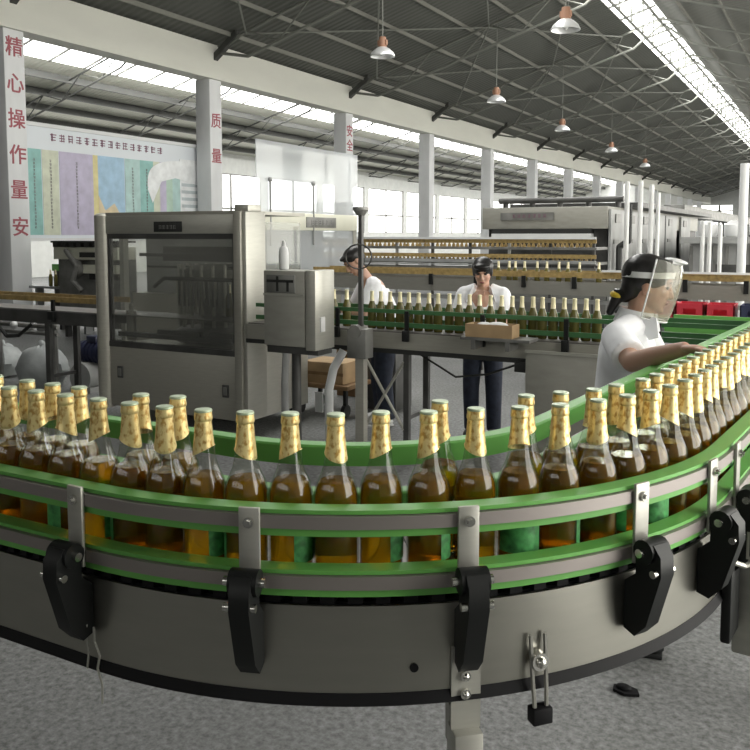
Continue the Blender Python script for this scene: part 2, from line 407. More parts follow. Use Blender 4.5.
# pillars and fascia
WORDS = {0: [('精', 4.93), ('心', 4.31), ('操', 3.70), ('作', 3.08), ('量', 2.47), ('安', 1.82)], 1: [('质', 4.30), ('量', 3.50)], 2: [('安', 4.72), ('全', 4.30)]}
MXF = Matrix(((0, 0, 1), (1, 0, 0), (0, 1, 0))).to_4x4()      # text standing in the YZ plane, facing +X
for i, y in enumerate(PY):
    pm = MB(); pm.box((PX - .22, y - .21, 0), (PX + .2, y + .21, 5.25), .015)
    p = struct(pm.build('pillar', 'pillar'))
    if i in WORDS:
        for ch, z in WORDS[i]:
            Mx = Matrix.Translation((PX + .204, y, z)) @ MXF
            text_mesh('red_character', ch, 'redpaint', p, Mx, .36, .003, .004)
ys = [Y0] + PY + [Y1]
fb = MB(); fb.box((PX - .18, Y0, 5.25), (PX + .22, Y1, EAVE - .02)); fas = struct(fb.build('beam', 'fascia'))
lb = MB(); lb.box((PX + .222, Y0, 5.25), (PX + .26, Y1, 5.30)); struct(lb.build('trim_3', 'fascia'))
for y in PY:                                                    # dark brackets where the rafters meet the beam
    k = MB(); k.prism([(PX + .22, 5.68), (PX + .22, 5.84), (PX + .85, zr(PX + .85) - .01), (PX + .85, zr(PX + .85) - .16)], 'y', y - .07, y + .07); struct(k.build('roof_beam', 'truss_dark'))

def truss(y, x0, x1, zf, m, drop=.55, r=.035, n=9):
    t = MB(); top = []; bot = []
    for k in range(n + 1):
        x = x0 + (x1 - x0) * k / n; top.append(Vector((x, y, zf(x) - .16))); bot.append(Vector((x, y, zf(x) - .16 - drop * (1 if 0 < k < n else .25))))
    for k in range(n):
        t.cyl(top[k], top[k + 1], r, 6); t.cyl(bot[k], bot[k + 1], r, 6)
        t.cyl(top[k], bot[k + 1], r * .6, 5) if k % 2 else t.cyl(bot[k], top[k + 1], r * .6, 5)
    return struct(t.build('roof_truss_beam', m))
for y in PY:
    truss(y, PX + .3, XR, zr, 'truss'); truss(y, XR, XE - .1, zr, 'truss')
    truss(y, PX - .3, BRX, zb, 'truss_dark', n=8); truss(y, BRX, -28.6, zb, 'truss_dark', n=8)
# wind bracing and ridge girder
for y0, y1 in zip(PY, PY[1:]):
    b = MB()
    for xa, xb in ((-11.8, -8.4), (-8.4, -6.2)):
        b.cyl((xa, y0, zr(xa) - .2), (xb, y1, zr(xb) - .2), .022, 6); b.cyl((xb, y0, zr(xb) - .2), (xa, y1, zr(xa) - .2), .022, 6)
    b.cyl((XR, y0, RIDGE - .3), (XR, y1, RIDGE - .3), .04, 6); b.cyl((XR, y0, RIDGE - 1.2), (XR, y1, RIDGE - 1.2), .035, 6)
    n = 4
    for k in range(n):
        ya = y0 + (y1 - y0) * k / n; yb = y0 + (y1 - y0) * (k + 1) / n
        b.cyl((XR, ya, RIDGE - .3), (XR, ya, RIDGE - 1.2), .025, 5); b.cyl((XR, ya, RIDGE - 1.2), (XR, yb, RIDGE - .3), .022, 5)
    struct(b.build('roof_bracing_beam', 'truss'))
for x in [-12.2, -11.1, -10.0, -8.9, -7.8, -6.7, -4.2, -3.0, -1.8, -.6, .6, 1.8]:
    b = MB(); b.box((x - .02, Y0, zr(x) - .11), (x + .02, Y1, zr(x) - .015)); struct(b.build('roof_purlin_beam', 'purlin'))
x = -14.0
while x > -28.5:
    if not -23.7 < x < -21.6:
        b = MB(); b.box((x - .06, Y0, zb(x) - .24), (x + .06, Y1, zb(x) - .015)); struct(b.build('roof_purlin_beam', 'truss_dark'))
    x -= 1.15

# high bay lamps
def make_lamp(loc, label):
    t = thing('high_bay_lamp', loc, label, 'lamp', 'high bay lamps under the roof'); x, y, z = loc
    a = MB(); a.cyl((0, 0, .33), (0, 0, zr(x) + .01 - z), .012, 6); a.build('suspension_rod', 'truss', t)
    a = MB(); a.cone((0, 0, .16), (0, 0, .36), .085, .07, 14); a.box((-.1, -.03, .2), (.1, .03, .3)); a.build('ballast_housing', 'lamp_top', t)
    a = MB(); a.lathe([(.25, -.02), (.25, 0), (.22, .06), (.14, .13), (.07, .17), (.06, .17), (.13, .12), (.21, .05), (.24, -.02)], 20, close=False); a.build('lamp_shade', 'lamp_shade', t)
    a = MB(); a.ball((0, 0, .06), (.05, .05, .08), 10); a.build('bulb', 'white_pipe', t)
    return t
for loc, lab in (((-4.25, 14.45, 5.2), 'largest and nearest bell-shaped high bay lamp, high on the right of the dark roof'),
                 ((-8.15, 15.1, 5.27), 'bell-shaped high bay lamp hanging left of the nearest one, second largest'),
                 ((-8.2, 21.6, 5.27), 'mid-sized high bay lamp hanging above the middle of the hall'),
                 ((-8.25, 27.9, 5.2), 'small high bay lamp, fourth counting away from the camera'),
                 ((-8.25, 34.8, 5.1), 'tiny high bay lamp above the far machine, fifth counting away'),
                 ((-8.3, 41.8, 5.0), 'tiniest and farthest high bay lamp near the end of the beam')):
    make_lamp(loc, lab)

# billboard between the first two pillars
bb = thing('notice_board', (PX - .35, 13, 1.6), 'big white notice board with coloured vertical panels between the two nearest left pillars', 'notice board')
x = PX - .3; a = MB(); a.box((x - .06, 10.25, 1.62), (x, 15.5, 3.75)); a.build('board_sheet', 'board', bb)
a = MB()
for (ya, yb_, za, zb_) in ((10.2, 15.55, 3.72, 3.79), (10.2, 15.55, 1.58, 1.64), (15.5, 15.57, 1.6, 3.75)): a.box((x - .08, ya, za), (x + .03, yb_, zb_))
for ya in (10.5, 15.2): a.cyl((x - .1, ya, 0), (x - .1, ya, 1.6), .04, 8)
a.build('board_frame', 'white_pipe', bb)
cols = [('teal', 10.62, 10.95), ('cream', 10.97, 11.35), ('lilac', 11.37, 12.2), ('yellow', 12.2, 12.33), ('sky', 12.33, 13.05), ('aqua', 13.07, 13.5), ('teal', 13.5, 13.9), ('cream', 13.9, 14.1), ('lilac', 14.1, 14.3), ('mint', 14.3, 14.5), ('aqua', 14.5, 14.75), ('white', 14.75, 15.4)]
for c, ya, yb_ in cols:
    a = MB(); z1 = 3.30 if c != 'white' else 3.42
    a.box((x, ya, 1.70), (x + .006, yb_, z1)); pnl = a.build('print_panel', 'p_' + c, bb)
    if c in ('cream', 'lilac', 'teal', 'aqua') and yb_ - ya > .3:
        strokes('panel_writing', 'midgrey', pnl, (x + .007, (ya + yb_) / 2, 3.1), (0, 1, 0), (0, 0, 1), .05, 20, .066, int(ya * 10), (1, 0, 0), True)
a = MB(); a.prism([(12.33, 1.7), (13.0, 1.7), (13.0, 2.0), (12.75, 2.35), (12.5, 2.2), (12.33, 2.5)], 'x', x + .006, x + .010); a.build('printed_patch', 'p_sand', bb)
a = MB()
for k in range(9): a.box((x + .006, 14.8, 1.85 + k * .16), (x + .010, 15.35, 1.92 + k * .16))
a.build('printed_building', 'p_grey', bb)
pts = []; a = MB()
for k in range(15):
    t = k / 14; pts.append((13.72 + .1 * (1 - math.cos(t * PI / 2)) * 12 * t, 2.75 + .62 * math.sin(t * PI / 2)))
low = [(p[0] + .03 + .10 * math.sin(i / 14 * PI), p[1] - .02 - .28 * (i / 14)) for i, p in enumerate(pts)]
a.prism(pts + low[::-1], 'x', x + .006, x + .011); a.build('printed_swoosh', 'p_white', bb)
for k in range(15): strokes('title_character', 'plumpaint', bb, (x + .002, 11.25 + .205 * k, 3.55), (0, 1, 0), (0, 0, 1), .15, 1, .2, 50 + k, (1, 0, 0))
a = MB(); a.prism([(13.72, 2.7), (13.9, 3.08), (14.3, 3.3), (15.4, 3.36), (15.4, 2.85), (14.6, 2.98), (14.15, 2.88), (13.98, 2.6), (13.86, 2.4)], 'x', x + .0062, x + .012); a.build('printed_wave', 'p_white', bb)
rebase(bb)

# ================================================================== CURVED BOTTLE CONVEYOR
CX, CY = -1.15, 2.0
A0, A1 = R(-90), R(-5)
SD = Vector((math.sin(R(5)), math.cos(R(5)))); SN = Vector((math.cos(R(5)), -math.sin(R(5))))
L0, L1 = 3.2, 4.6                                               # straight run lengths
def track(r, s):
    """point at radius r; s<0 left run (m), 0..1 the bend, >1 right run (m beyond 1)"""
    if s < 0: return Vector((CX + s, CY - r))
    if s <= 1:
        a = A0 + (A1 - A0) * s; return Vector((CX + r * math.cos(a), CY + r * math.sin(a)))
    return Vector((CX, CY)) + SN * r + SD * (s - 1)
def outward(s):
    if s < 0: return Vector((0, -1))
    if s <= 1: a = A0 + (A1 - A0) * s; return Vector((math.cos(a), math.sin(a)))
    return SN.copy()
def samples(s0, s1, n=40):
    out = [s0] + [k / n for k in range(n + 1) if s0 < k / n < s1] + [s1]
    return sorted(set(out))
def sweep(mb, prof, s0, s1, n=40):
    rings = []
    for s in samples(s0, s1, n): rings.append([mb.bm.verts.new((*track(r, s), z)) for r, z in prof])
    m = len(prof)
    for k in range(len(rings) - 1):
        for i in range(m): mb._f([rings[k][i], rings[k][(i + 1) % m], rings[k + 1][(i + 1) % m], rings[k + 1][i]], True)
    mb._f(rings[0][::-1]); mb._f(rings[-1]); return mb
def rect(r0, r1, z0, z1): return [(r0, z0), (r1, z0), (r1, z1), (r0, z1)]
SA, SB = -L0, 1 + L1
cv = thing('bottle_conveyor', (-1.0, 1.3, 0), 'large curved steel bottle conveyor with green guide rails sweeping across the foreground', 'conveyor')
BZ = 1.090
a = MB(); s = SA                                                # chain plates
while s < SB - .02:
    ds = .036 if (s < 0 or s > 1) else .036 / 1.09
    e = min(s + ds * .93, SB); n0 = [track(.535, s), track(.935, s), track(.935, e), track(.535, e)]
    a.prism([tuple(p) for p in n0], 'z', BZ - .010, BZ); s += ds
a.build('chain_belt', 'belt', cv)
a = MB(); s = SA                                                # chain teeth along the outer edge
while s < SB - .02:
    ds = .036 if (s < 0 or s > 1) else .036 / 1.09
    p0, p1, p2, p3 = track(.93, s), track(.953, s + ds * .1), track(.953, s + ds * .6), track(.93, s + ds * .7)
    a.prism([tuple(p) for p in (p0, p1, p2, p3)], 'z', 1.068, 1.086); s += ds
a.build('chain_teeth', 'blackrub', cv)
a = MB(); sweep(a, rect(.54, .94, 1.02, 1.066), SA, SB); a.build('chain_bed', 'blackrub', cv)
for side, nm in ((1, 'outer'), (-1, 'inner')):
    def rr(v): return v if side > 0 else 1.470 - v              # mirror about the track centre line r=.735
    g = 0 if side > 0 else .004
    for zt, kind in ((1.232, 'upper_guide_rail'), (1.130, 'lower_guide_rail')):
        a = MB(); sweep(a, [(rr(.958), zt - .030), (rr(.974), zt - .030), (rr(.974), zt - .008 + g), (rr(.958), zt - .008 + g)], SA, SB)
        rail = a.build(kind, 'alu', cv)
        a = MB(); sweep(a, [(rr(.928), zt - .044), (rr(.967), zt - .044), (rr(.967), zt - .0305), (rr(.9575), zt - .0305), (rr(.9575), zt - .007), (rr(.966), zt - .007), (rr(.966), zt), (rr(.932), zt), (rr(.928), zt - .004)], SA, SB)
        a.build('wear_strip', 'green', rail)
a = MB(); sweep(a, rect(.952, .958, .915, 1.066), SA, SB); a.build('outer_skirt', 'skirt', cv)
a = MB(); sweep(a, rect(.512, .518, .915, 1.066), SA, SB); a.build('inner_skirt', 'skirt', cv)
a = MB(); sweep(a, [(.93, .897), (.968, .897), (.959, .9149), (.93, .9149)], SA, SB); a.build('bottom_edge_trim', 'blackrub', cv)
a = MB(); sweep(a, [(.511, .9149), (.502, .897), (.54, .897), (.54, .9149)], SA, SB); a.build('bottom_edge_trim', 'blackrub', cv)
a = MB(); sweep(a, rect(.60, .87, .850, .860), SA, SB); a.build('drip_tray', 'steel', cv)
for k in range(12):
    a = MB(); s = SA + .3 + (SB - SA - .6) * k / 11; q0, q1 = track(.62, s), track(.85, s); d = (q1 - q0).normalized(); nn = Vector((-d.y, d.x)) * .02
    a.prism([tuple(q0 + nn), tuple(q0 - nn), tuple(q1 - nn), tuple(q1 + nn)], 'z', .860, .905); a.build('cross_beam', 'steel_dark', cv)
# rail posts with black clamp arms
def frame_at(s):
    n = outward(s); t = Vector((-n.y, n.x)); o = Vector((CX, CY)) if 0 <= s <= 1 else (track(0, s))
    return Matrix(((n.x, t.x, 0, o.x), (n.y, t.y, 0, o.y), (0, 0, 1, 0), (0, 0, 0, 1)))   # local x = radius, y = along, z = up
def ang2s(deg): return (R(deg) - A0) / (A1 - A0)
def post(s, lean=0, arm=True):
    F = frame_at(s)
    a = MB(); a.box((.975, -.018, 1.092), (.982, .018, 1.238), .002, F); p = a.build('rail_post', 'steel_light', cv)
    a = MB(); a.cyl(F @ Vector((.982, 0, 1.214)), F @ Vector((.988, 0, 1.214)), .009, 12); a.cyl(F @ Vector((.988, 0, 1.214)), F @ Vector((.992, 0, 1.214)), .005, 6); a.build('post_bolt', 'chrome', p)
    if not arm: return p
    poly = [(.960, .965), (.960, 1.055), (.984, 1.075), (.984, 1.118), (1.000, 1.136), (1.022, 1.138), (1.038, 1.120), (1.040, 1.085), (1.010, .985), (.985, .958)]
    a = MB(); a.prism(poly, 'y', -.017, .017, F)
    c = F @ Vector((1.005, 0, 1.122)); t3 = F.to_3x3() @ Vector((0, 1, 0)); a.cyl(c - t3 * .024, c + t3 * .024, .022, 14)
    arm_o = a.build('clamp_arm', 'black', p)
    a = MB(); a.box((.9985, -.007, 1.0), (1.006, .007, 1.03), 0, F @ Matrix.Identity(4)); a.build('arm_slot', 'steel_dark', arm_o)
    c2 = F @ Vector((1.030, 0, 1.09))
    for p_, q_, r_ in ((c - t3 * .036, c - t3 * .022, .008), (c2 - t3 * .028, c2 - t3 * .016, .007), (c2 + t3 * .016, c2 + t3 * .026, .007), (c + t3 * .022, c + t3 * .034, .008)):
        a = MB(); a.cyl(p_, q_, r_, 10); a.build('clamp_bolt', 'chrome', arm_o)
    return p
for s in (-1.6, -.8, -.022, ang2s(-70.8), ang2s(-49.6), ang2s(-28.9), ang2s(-14.2), 1.02, 1.5, 2.1): post(s)
# legs
def leg(s, foot=True, plate=False):
    F = frame_at(s); a = MB(); a.box((.935, -.025, .02), (.985, .025, .845), .003, F)
    a.box((.91, -.02, .80), (.936, .02, .872), 0, F); lg = a.build('leg', 'steel_light', cv)
    if plate:
        a = MB(); a.box((.959, -.026, .845), (.964, .026, .99), 0, F); pl = a.build('leg_plate', 'steel_light', lg)
        for z in (.940, .908): a = MB(); a.cyl(F @ Vector((.964, -.002, z)), F @ Vector((.970, -.002, z)), .009, 12); a.ball(F @ Vector((.970, -.002, z)), .006, 8); a.build('plate_bolt', 'chrome', pl)
    a = MB(); a.cyl(F @ Vector((.94, 0, 0)), F @ Vector((.94, 0, .02)), .04, 14); a.build('foot', 'blackrub', lg)
    return lg
leg(ang2s(-49.4), plate=True)
for s in (-2.6, -1.3, 2.3, 4.2): leg(s)
# hanging latch beside the leg, drain hole, loose wires under the left clamp
F = frame_at(ang2s(-41.6)); a = MB()
for y in (-.014, .014): a.tube([F @ Vector((.966, y, .995)), F @ Vector((.970, y, .95)), F @ Vector((.976, y * .9, .90)), F @ Vector((.980, y * .8, .862))], .004, 6)
lt = a.build('hanging_latch', 'steel_dark', cv)
a = MB(); c0 = F @ Vector((.962, 0, .95)); c1 = F @ Vector((.978, 0, .95)); a.cyl(c0, c1, .016, 14); a.ball(c1, .010, 10); a.build('latch_bolt', 'chrome', lt)
a = MB(); a.box((.965, -.019, .843), (.99, .019, .872), .003, F); a.build('latch_block', 'blackrub', lt)
F = frame_at(ang2s(-54.7)); a = MB(); a.cyl(F @ Vector((.955, 0, .957)), F @ Vector((.9605, 0, .957)), .0075, 12); a.build('hole_plug', 'blackrub', cv)
F = frame_at(ang2s(-88.0)); a = MB()
a.tube([F @ Vector((.978, -.02, .985)), F @ Vector((.972, -.026, .955)), F @ Vector((.972, -.014, .93)), F @ Vector((.972, -.020, .905)), F @ Vector((.97, -.012, .875)), F @ Vector((.97, -.013, .84))], .0022, 6)
a.tube([F @ Vector((.976, -.04, .985)), F @ Vector((.972, -.046, .955)), F @ Vector((.972, -.04, .93)), F @ Vector((.972, -.045, .90))], .0022, 6)
a.build('loose_wire', 'steel_light', cv)
# drive housing hung on the right run
F = frame_at(1.0); a = MB()
a.box((.968, .085, .735), (1.06, .95, .985), .006, F); hs = a.build('drive_housing', 'steel_light', cv)
a = MB(); a.box((.963, -.02, .80), (.985, .075, 1.02), .006, F); a.build('dark_gap_strip', 'black', cv)  # black strip painted in for the dark gap before the housing
a = MB(); a.cyl(F @ Vector((1.01, .02, .99)), F @ Vector((1.01, .02, 1.05)), .018, 10); a.tube([F @ Vector((.985, -.03, .99)), F @ Vector((1.005, .0, .975)), F @ Vector((1.03, .03, .985))], .006, 6); a.build('motor_cable', 'steel_light', cv)
rebase(cv)

# small black scrap on the floor
a = MB(); a.prism([(-.045, -.02), (.0, -.035), (.05, -.015), (.035, .02), (-.01, .035), (-.05, .015)], 'z', .001, .012); a.ball((-.01, 0, .016), (.03, .02, .014), 10)
sc = a.build('rubber_scrap', 'blackrub'); sc.location = (-.62, 3.05, 0); tag(sc, 'small black rubber scrap lying on the grey concrete floor at lower right', 'scrap')

# ================================================================== BOTTLES
GL = [(.032, .000), (.0368, .003), (.0392, .010), (.0392, .142), (.0384, .152), (.0354, .164), (.0305, .175), (.0255, .186), (.0218, .199), (.0198, .212), (.0182, .224), (.0155, .248), (.0140, .270), (.0135, .284)]
def make_bottle():
    t = thing('beer_bottle', (0, 0, 0), 'beer bottle', 'bottle')
    a = MB(); a.lathe(GL, 22); a.build('glass_body', 'glass', t)
    a = MB(); a.lathe([(.028, .005), (.0342, .008), (.0366, .013), (.0366, .142), (.0358, .152), (.0336, .160), (.0306, .168), (.0289, .1715), (.0281, .1725)], 20); a.build('beer', 'beer', t)
    a = MB(); a.lathe([(.0204, .216), (.0186, .226), (.0164, .246), (.0150, .266), (.0146, .270), (.0160, .2715), (.0164, .276), (.0156, .281), (.0152, .286)], 20, cut=(0, .010), close=False); a.build('gold_foil', 'gold', t)
    a = MB(); n = 42; prof = [(.0138, .2862), (.0160, .2866), (.0160, .2885), (.0146, .2905), (.008, .2912)]
    a.lathe(prof, 21); a.build('crown_cap', 'cap', t)
    # wrap label over part of the body
    a = MB(); n = 14; half = R(62); rows = [(.030, 0), (.100, 0), (.118, 1)]
    ring = [[a.bm.verts.new((.0396 * math.cos(-half + 2 * half * i / n), .0396 * math.sin(-half + 2 * half * i / n), z)) for i in range(n + 1)] for z, _ in rows]
    for k in range(2):
        a.mi = rows[k + 1][1]
        for i in range(n): a._f([ring[k][i], ring[k][i + 1], ring[k + 1][i + 1], ring[k + 1][i]], True)
    a.build('body_label', ['label', 'label_cream'], t)
    return t
proto = make_bottle(); used = [False]
def put_bottle(x, y, z, label, group):
    o = proto if not used[0] else copy_tree(proto); used[0] = True
    o.location = (x, y, z); o.rotation_euler = (0, 0, random.uniform(0, 2 * PI)); o.scale = (1, 1, .985); o['label'] = label; o['group'] = group
    return o
front = [(-1.446, 1.103), (-1.382, 1.098), (-1.321, 1.096), (-1.195, 1.087), (-1.125, 1.094), (-1.053, 1.113), (-.963, 1.118), (-.894, 1.142), (-.823, 1.181), (-.752, 1.211), (-.686, 1.266), (-.615, 1.310), (-.553, 1.374), (-.489, 1.424), (-.430, 1.480), (-.381, 1.557), (-.343, 1.635), (-.303, 1.700), (-.283, 1.776)]
second = [(-1.480, 1.180), (-1.413, 1.175), (-1.345, 1.168), (-1.169, 1.185), (-1.095, 1.203), (-.637, 1.405), (-.512, 1.541), (-.463, 1.604), (-.423, 1.657), (-.391, 1.737)]
pts = [[x, y, 'f'] for x, y in front] + [[x, y, 's'] for x, y in second]
for it in range(60):                                            # nudge apart any pair closer than one diameter, keep off the rail
    for i in range(len(pts)):
        for j in range(i):
            d = Vector(pts[i][:2]) - Vector(pts[j][:2])
            if d.length < .0797:
                q = d.normalized() * (.0797 - d.length) / 2
                pts[i][0] += q.x; pts[i][1] += q.y; pts[j][0] -= q.x; pts[j][1] -= q.y
    for p in pts:
        v = Vector((p[0] - CX, p[1] - CY)) if p[0] > CX else Vector((0, p[1] - CY))
        if v.length > .886 and p[1] < 1.9:
            k = v.normalized() * .886
            p[1] = CY + k.y
            if p[0] > CX: p[0] = CX + k.x
for key, row, grp in (('f', 'near', 'bottles in the near row along the front rail'), ('s', 'second', 'bottles standing behind the near row')):
    ps = sorted([p for p in pts if p[2] == key], key=lambda p: p[0])
    for i, p in enumerate(ps):
        lab = ('gold-necked bottle %s from left in the row along the near green rail' if key == 'f' else 'gold-necked bottle %s from left in the sparse row behind the near row') % ordinal(i)
        put_bottle(p[0], p[1], BZ, lab, grp)
taken = [Vector(p[:2]) for p in pts]
s = -.33 - .085; i = 0                                            # continuing out of the frame to the left
while s > -1.5:
    for r in (.886, .808):
        q = track(r, s - (.04 if r < .85 else 0))
        if all((q - t).length > .0794 for t in taken):
            taken.append(q)
            if s > -.62: put_bottle(q.x, q.y, BZ, 'gold-necked beer bottle at the left frame edge, %s counting leftwards' % ordinal(i), 'bottles at the left edge'); i += 1
    s -= .0835
lanes = [(.885, 'outer'), (.813, 'inner')]
for li, (r, nm) in enumerate(lanes):
    s = 1 + (.0 if li < 2 else .55) + (.0405 if li % 2 else 0) - .30; i = 0
    while s < 1 + 4.2:
        se = s if s > 1 else 1 - (1 - s) / (1.483 * r)
        q = track(r + random.uniform(-.002, .002), se)
        if all((q - t).length > .0794 for t in taken):
            taken.append(q); put_bottle(q.x, q.y, BZ, 'gold-necked bottle in the %s lane of the crowded right run, %s from the bend' % (nm, ordinal(i)), 'bottles crowded along the right run'); i += 1
        s += .0815

# ================================================================== FILLING MACHINE
fm = thing('filling_machine', (-5.2, 6.3, 0), 'big stainless filling machine cabinet with a wide glass guard window, left of centre', 'machine')
x0, x1, y0, y1 = -5.86, -4.30, 5.55, 6.5
a = MB(); a.box((x0, y0, .12), (x1 - .1, y1, .68), .008); lo = a.build('lower_cabinet', 'steel', fm)
a = MB(); a.prism([(x1 - .1, y0), (x1, y0 + .02), (x1, y1), (x1 - .1, y1)], 'z', .12, .68); a.build('side_panel', 'steel_light', lo)
for hx, hz in ((-5.72, .44), (-4.50, .37)):
    a = MB(); a.box((hx - .035, y0 - .012, hz - .055), (hx + .035, y0 - .001, hz + .055), .006); h = a.build('latch', 'darkgrey', lo)
    a = MB(); a.box((hx - .02, y0 - .02, hz - .035), (hx + .02, y0 - .012, hz + .035), .004); a.build('latch_handle', 'midgrey', h)
a = MB(); a.cyl((x0 - .06, y0 + .02, .1), (x0 - .06, y0 + .02, 1.86), .075, 18); a.ball((x0 - .06, y0 + .02, 1.86), (.075, .075, .03), 14); a.build('round_corner_post', 'steel', fm)
a = MB(); a.box((x1 - .08, y0 - .03, .12), (x1 - .005, y0 + .06, 1.88), .004); a.build('corner_post', 'steel', fm)
a = MB(); a.box((x1 - .006, y0 + .0, .15), (x1 + .03, y0 + .27, 1.88), .003); a.box((x1 - .10, y0 + .02, 1.88), (x1 + .04, y0 + .2, 1.94), .004); a.build('side_post', 'steel_light', fm)
a = MB(); a.box((x0, y0 - .01, 1.70), (x1 - .08, y0 + .04, 1.86), .004); hd = a.build('header_panel', 'steel_light', fm)
a = MB(); a.box((-5.26, y0 - .02, 1.715), (-4.94, y0 - .011, 1.805), .003); npl = a.build('name_plate', 'dark', hd)
strokes('plate_writing', 'midgrey', npl, (-5.18, y0 - .021, 1.757), (1, 0, 0), (0, 0, 1), .036, 5, .04, 3, (0, -1, 0))
a = MB(); a.box((x0, y0, 1.86), (x1 - .02, y1, 1.89)); a.build('top_panel', 'steel', fm)
a = MB(); a.box((x0 + .02, y1 - .03, .68), (x1 - .1, y1, 1.0)); a.build('back_panel', 'steel_dark', fm)
a = MB(); a.box((x0, y0, .68), (x0 + .04, y0 + .04, 1.70)); a.box((x0, y0 - .005, .67), (x1 - .08, y0 + .05, .72)); a.box((x1 - .11, y0, .72), (x1 - .08, y0 + .04, 1.7)); a.box((x0 + .04, y0, 1.655), (x1 - .11, y0 + .03, 1.70)); a.build('window_frame', 'darkgrey', fm)
a = MB(); a.box((x0 + .04, y0 + .010, .72), (x1 - .11, y0 + .018, 1.655)); a.build('guard_window', 'pane', fm)
a = MB(); a.box((x1 - .05, y0 + .27, .72), (x1 - .04, y1 - .05, 1.80)); a.build('side_window', 'pane', fm)
# machinery behind the glass
a = MB(); a.lathe([(.36, 0), (.36, .10), (.33, .12), (.15, .14), (.15, .55), (.33, .58), (.34, .66), (.15, .70)], 28, (-5.05, 6.1, .72)); a.build('carousel', 'midgrey', fm)
a = MB()
for k in range(20):
    an = 2 * PI * k / 20; cx, cy = -5.05 + .33 * math.cos(an), 6.1 + .33 * math.sin(an); a.cyl((cx, cy, .86), (cx, cy, 1.42), .016, 8); a.cyl((cx, cy, 1.12), (cx, cy, 1.3), .03, 8)
a.build('filling_valve', 'steel_light', fm)
a = MB(); a.box((x0 + .06, 5.90, 1.49), (x1 - .12, 5.94, 1.52)); a.box((x0 + .06, 6.0, 1.38), (x1 - .12, 6.03, 1.40)); a.tube([(-5.45, 5.72, 1.22), (-5.33, 5.72, 1.30), (-4.5, 5.72, 1.30)], .018, 8); a.box((x0 + .08, 6.2, 1.44), (-4.6, 6.25, 1.58)); a.build('inner_rail', 'darkgrey', fm)
a = MB()
for k in range(14): xx = -5.15 + k * .055; a.cyl((xx, 5.72, 1.06), (xx, 5.72, 1.29), .011, 8)
a.build('gripper_rod', 'midgrey', fm)
a = MB(); a.box((x0 + .05, 5.62, .76), (-4.5, 5.70, .80)); a.box((-5.35, 5.64, .80), (-4.85, 5.69, .84)); a.box((-4.75, 5.64, .79), (-4.5, 5.69, .845)); a.build('drip_rail', 'dark', fm)
a = MB(); a.cyl((-5.70, 5.68, .72), (-5.70, 5.68, 1.0), .045, 12); a.cyl((-5.70, 5.68, 1.0), (-5.70, 5.68, 1.06), .02, 10); a.build('grease_pump', 'steel_light', fm)
for fx in (x0 + .1, x1 - .1):
    for fy in (y0 + .1, y1 - .1):
        a = MB(); a.cyl((fx, fy, 0), (fx, fy, .12), .035, 12); a.build('foot', 'blackrub', fm)
rebase(fm)

# control box on its arm
cb = thing('control_box', (-3.55, 5.15, 0), 'grey operator control box with a dark display beside the filling machine', 'control box')
a = MB(); a.box((-3.69, 5.0, .88), (-3.33, 5.26, 1.43), .006); cab = a.build('box_body', 'box_grey', cb)
a = MB(); a.box((-3.325, 5.0, .86), (-3.24, 5.26, 1.435), .006); dr = a.build('side_door', 'steel_light', cb)
a = MB(); a.box((-3.245, 5.06, .99), (-3.232, 5.12, 1.10), .003); a.build('door_label', 'shoe', dr)
a = MB(); a.box((-3.66, 4.992, 1.27), (-3.41, 5.001, 1.40), .003); ds = a.build('display_window', 'midgrey', cb)
a = MB(); a.box((-3.655, 4.987, 1.345), (-3.42, 4.992, 1.365)); a.box((-3.57, 4.987, 1.28), (-3.55, 4.992, 1.39)); a.box((-3.48, 4.987, 1.28), (-3.46, 4.992, 1.36)); a.build('display_keys', 'dark', ds)
a = MB(); a.box((-3.69, 4.99, 1.25), (-3.33, 4.999, 1.263)); a.build('box_ledge', 'steel_light', cb)
a = MB(); a.box((-3.70, 5.05, .82), (-3.25, 5.24, .88), .004); a.cyl((-3.5, 5.14, .04), (-3.5, 5.14, .82), .035, 12); a.box((-3.6, 5.04, 0), (-3.4, 5.24, .04), .005); a.build('box_stand', 'darkgrey', cb)
rebase(cb)
# white spray bottle standing on the control box? it stands on the filling machine shelf behind
sb_ = thing('plastic_bottle', (-3.62, 5.16, 1.431), 'white plastic squeeze bottle standing on top of the control box', 'bottle')
a = MB(); a.lathe([(.034, 0), (.038, .01), (.038, .13), (.03, .16), (.016, .175), (.016, .185)], 16); a.build('bottle_body', 'white_pipe', sb_)
a = MB(); a.cone((0, 0, .185), (0, 0, .215), .017, .010, 12); a.build('bottle_cap', 'shoe', sb_)

# ================================================================== MIDDLE CONVEYOR (behind, out of the filler)
mc = thing('bottle_conveyor', (-2.8, 5.75, 0), 'straight steel conveyor crossing the middle distance, dark green guides and grey side plates', 'conveyor')
ya, yb_ = 5.55, 5.95
a = MB(); a.box((-11.5, ya + .02, .955), (.9, yb_ - .02, .965)); a.build('chain_belt', 'belt', mc)
a = MB(); a.box((-4.28, ya, .835), (.9, ya + .012, .955)); a.box((-4.28, yb_ - .012, .835), (.9, yb_, .955)); a.box((-4.28, ya + .012, .84), (.9, yb_ - .012, .86)); a.build('side_plate', 'steel', mc)
a = MB(); a.box((-11.5, ya, .835), (-5.95, ya + .012, .955)); a.box((-11.5, yb_ - .012, .835), (-5.95, yb_, .955)); a.build('side_plate', 'darkgrey', mc)
a = MB(); a.box((-4.28, ya - .004, .80), (.9, ya + .012, .834)); a.build('bottom_edge_trim', 'dark', mc)
for z, t in ((1.115, .03), (1.015, .035)):
    for y in (ya + .03, yb_ - .045):
        a = MB(); a.box((-4.2, y, z - t / 2), (.9, y + .015, z + t / 2)); a.build('guide_rail', 'green_dark', mc)
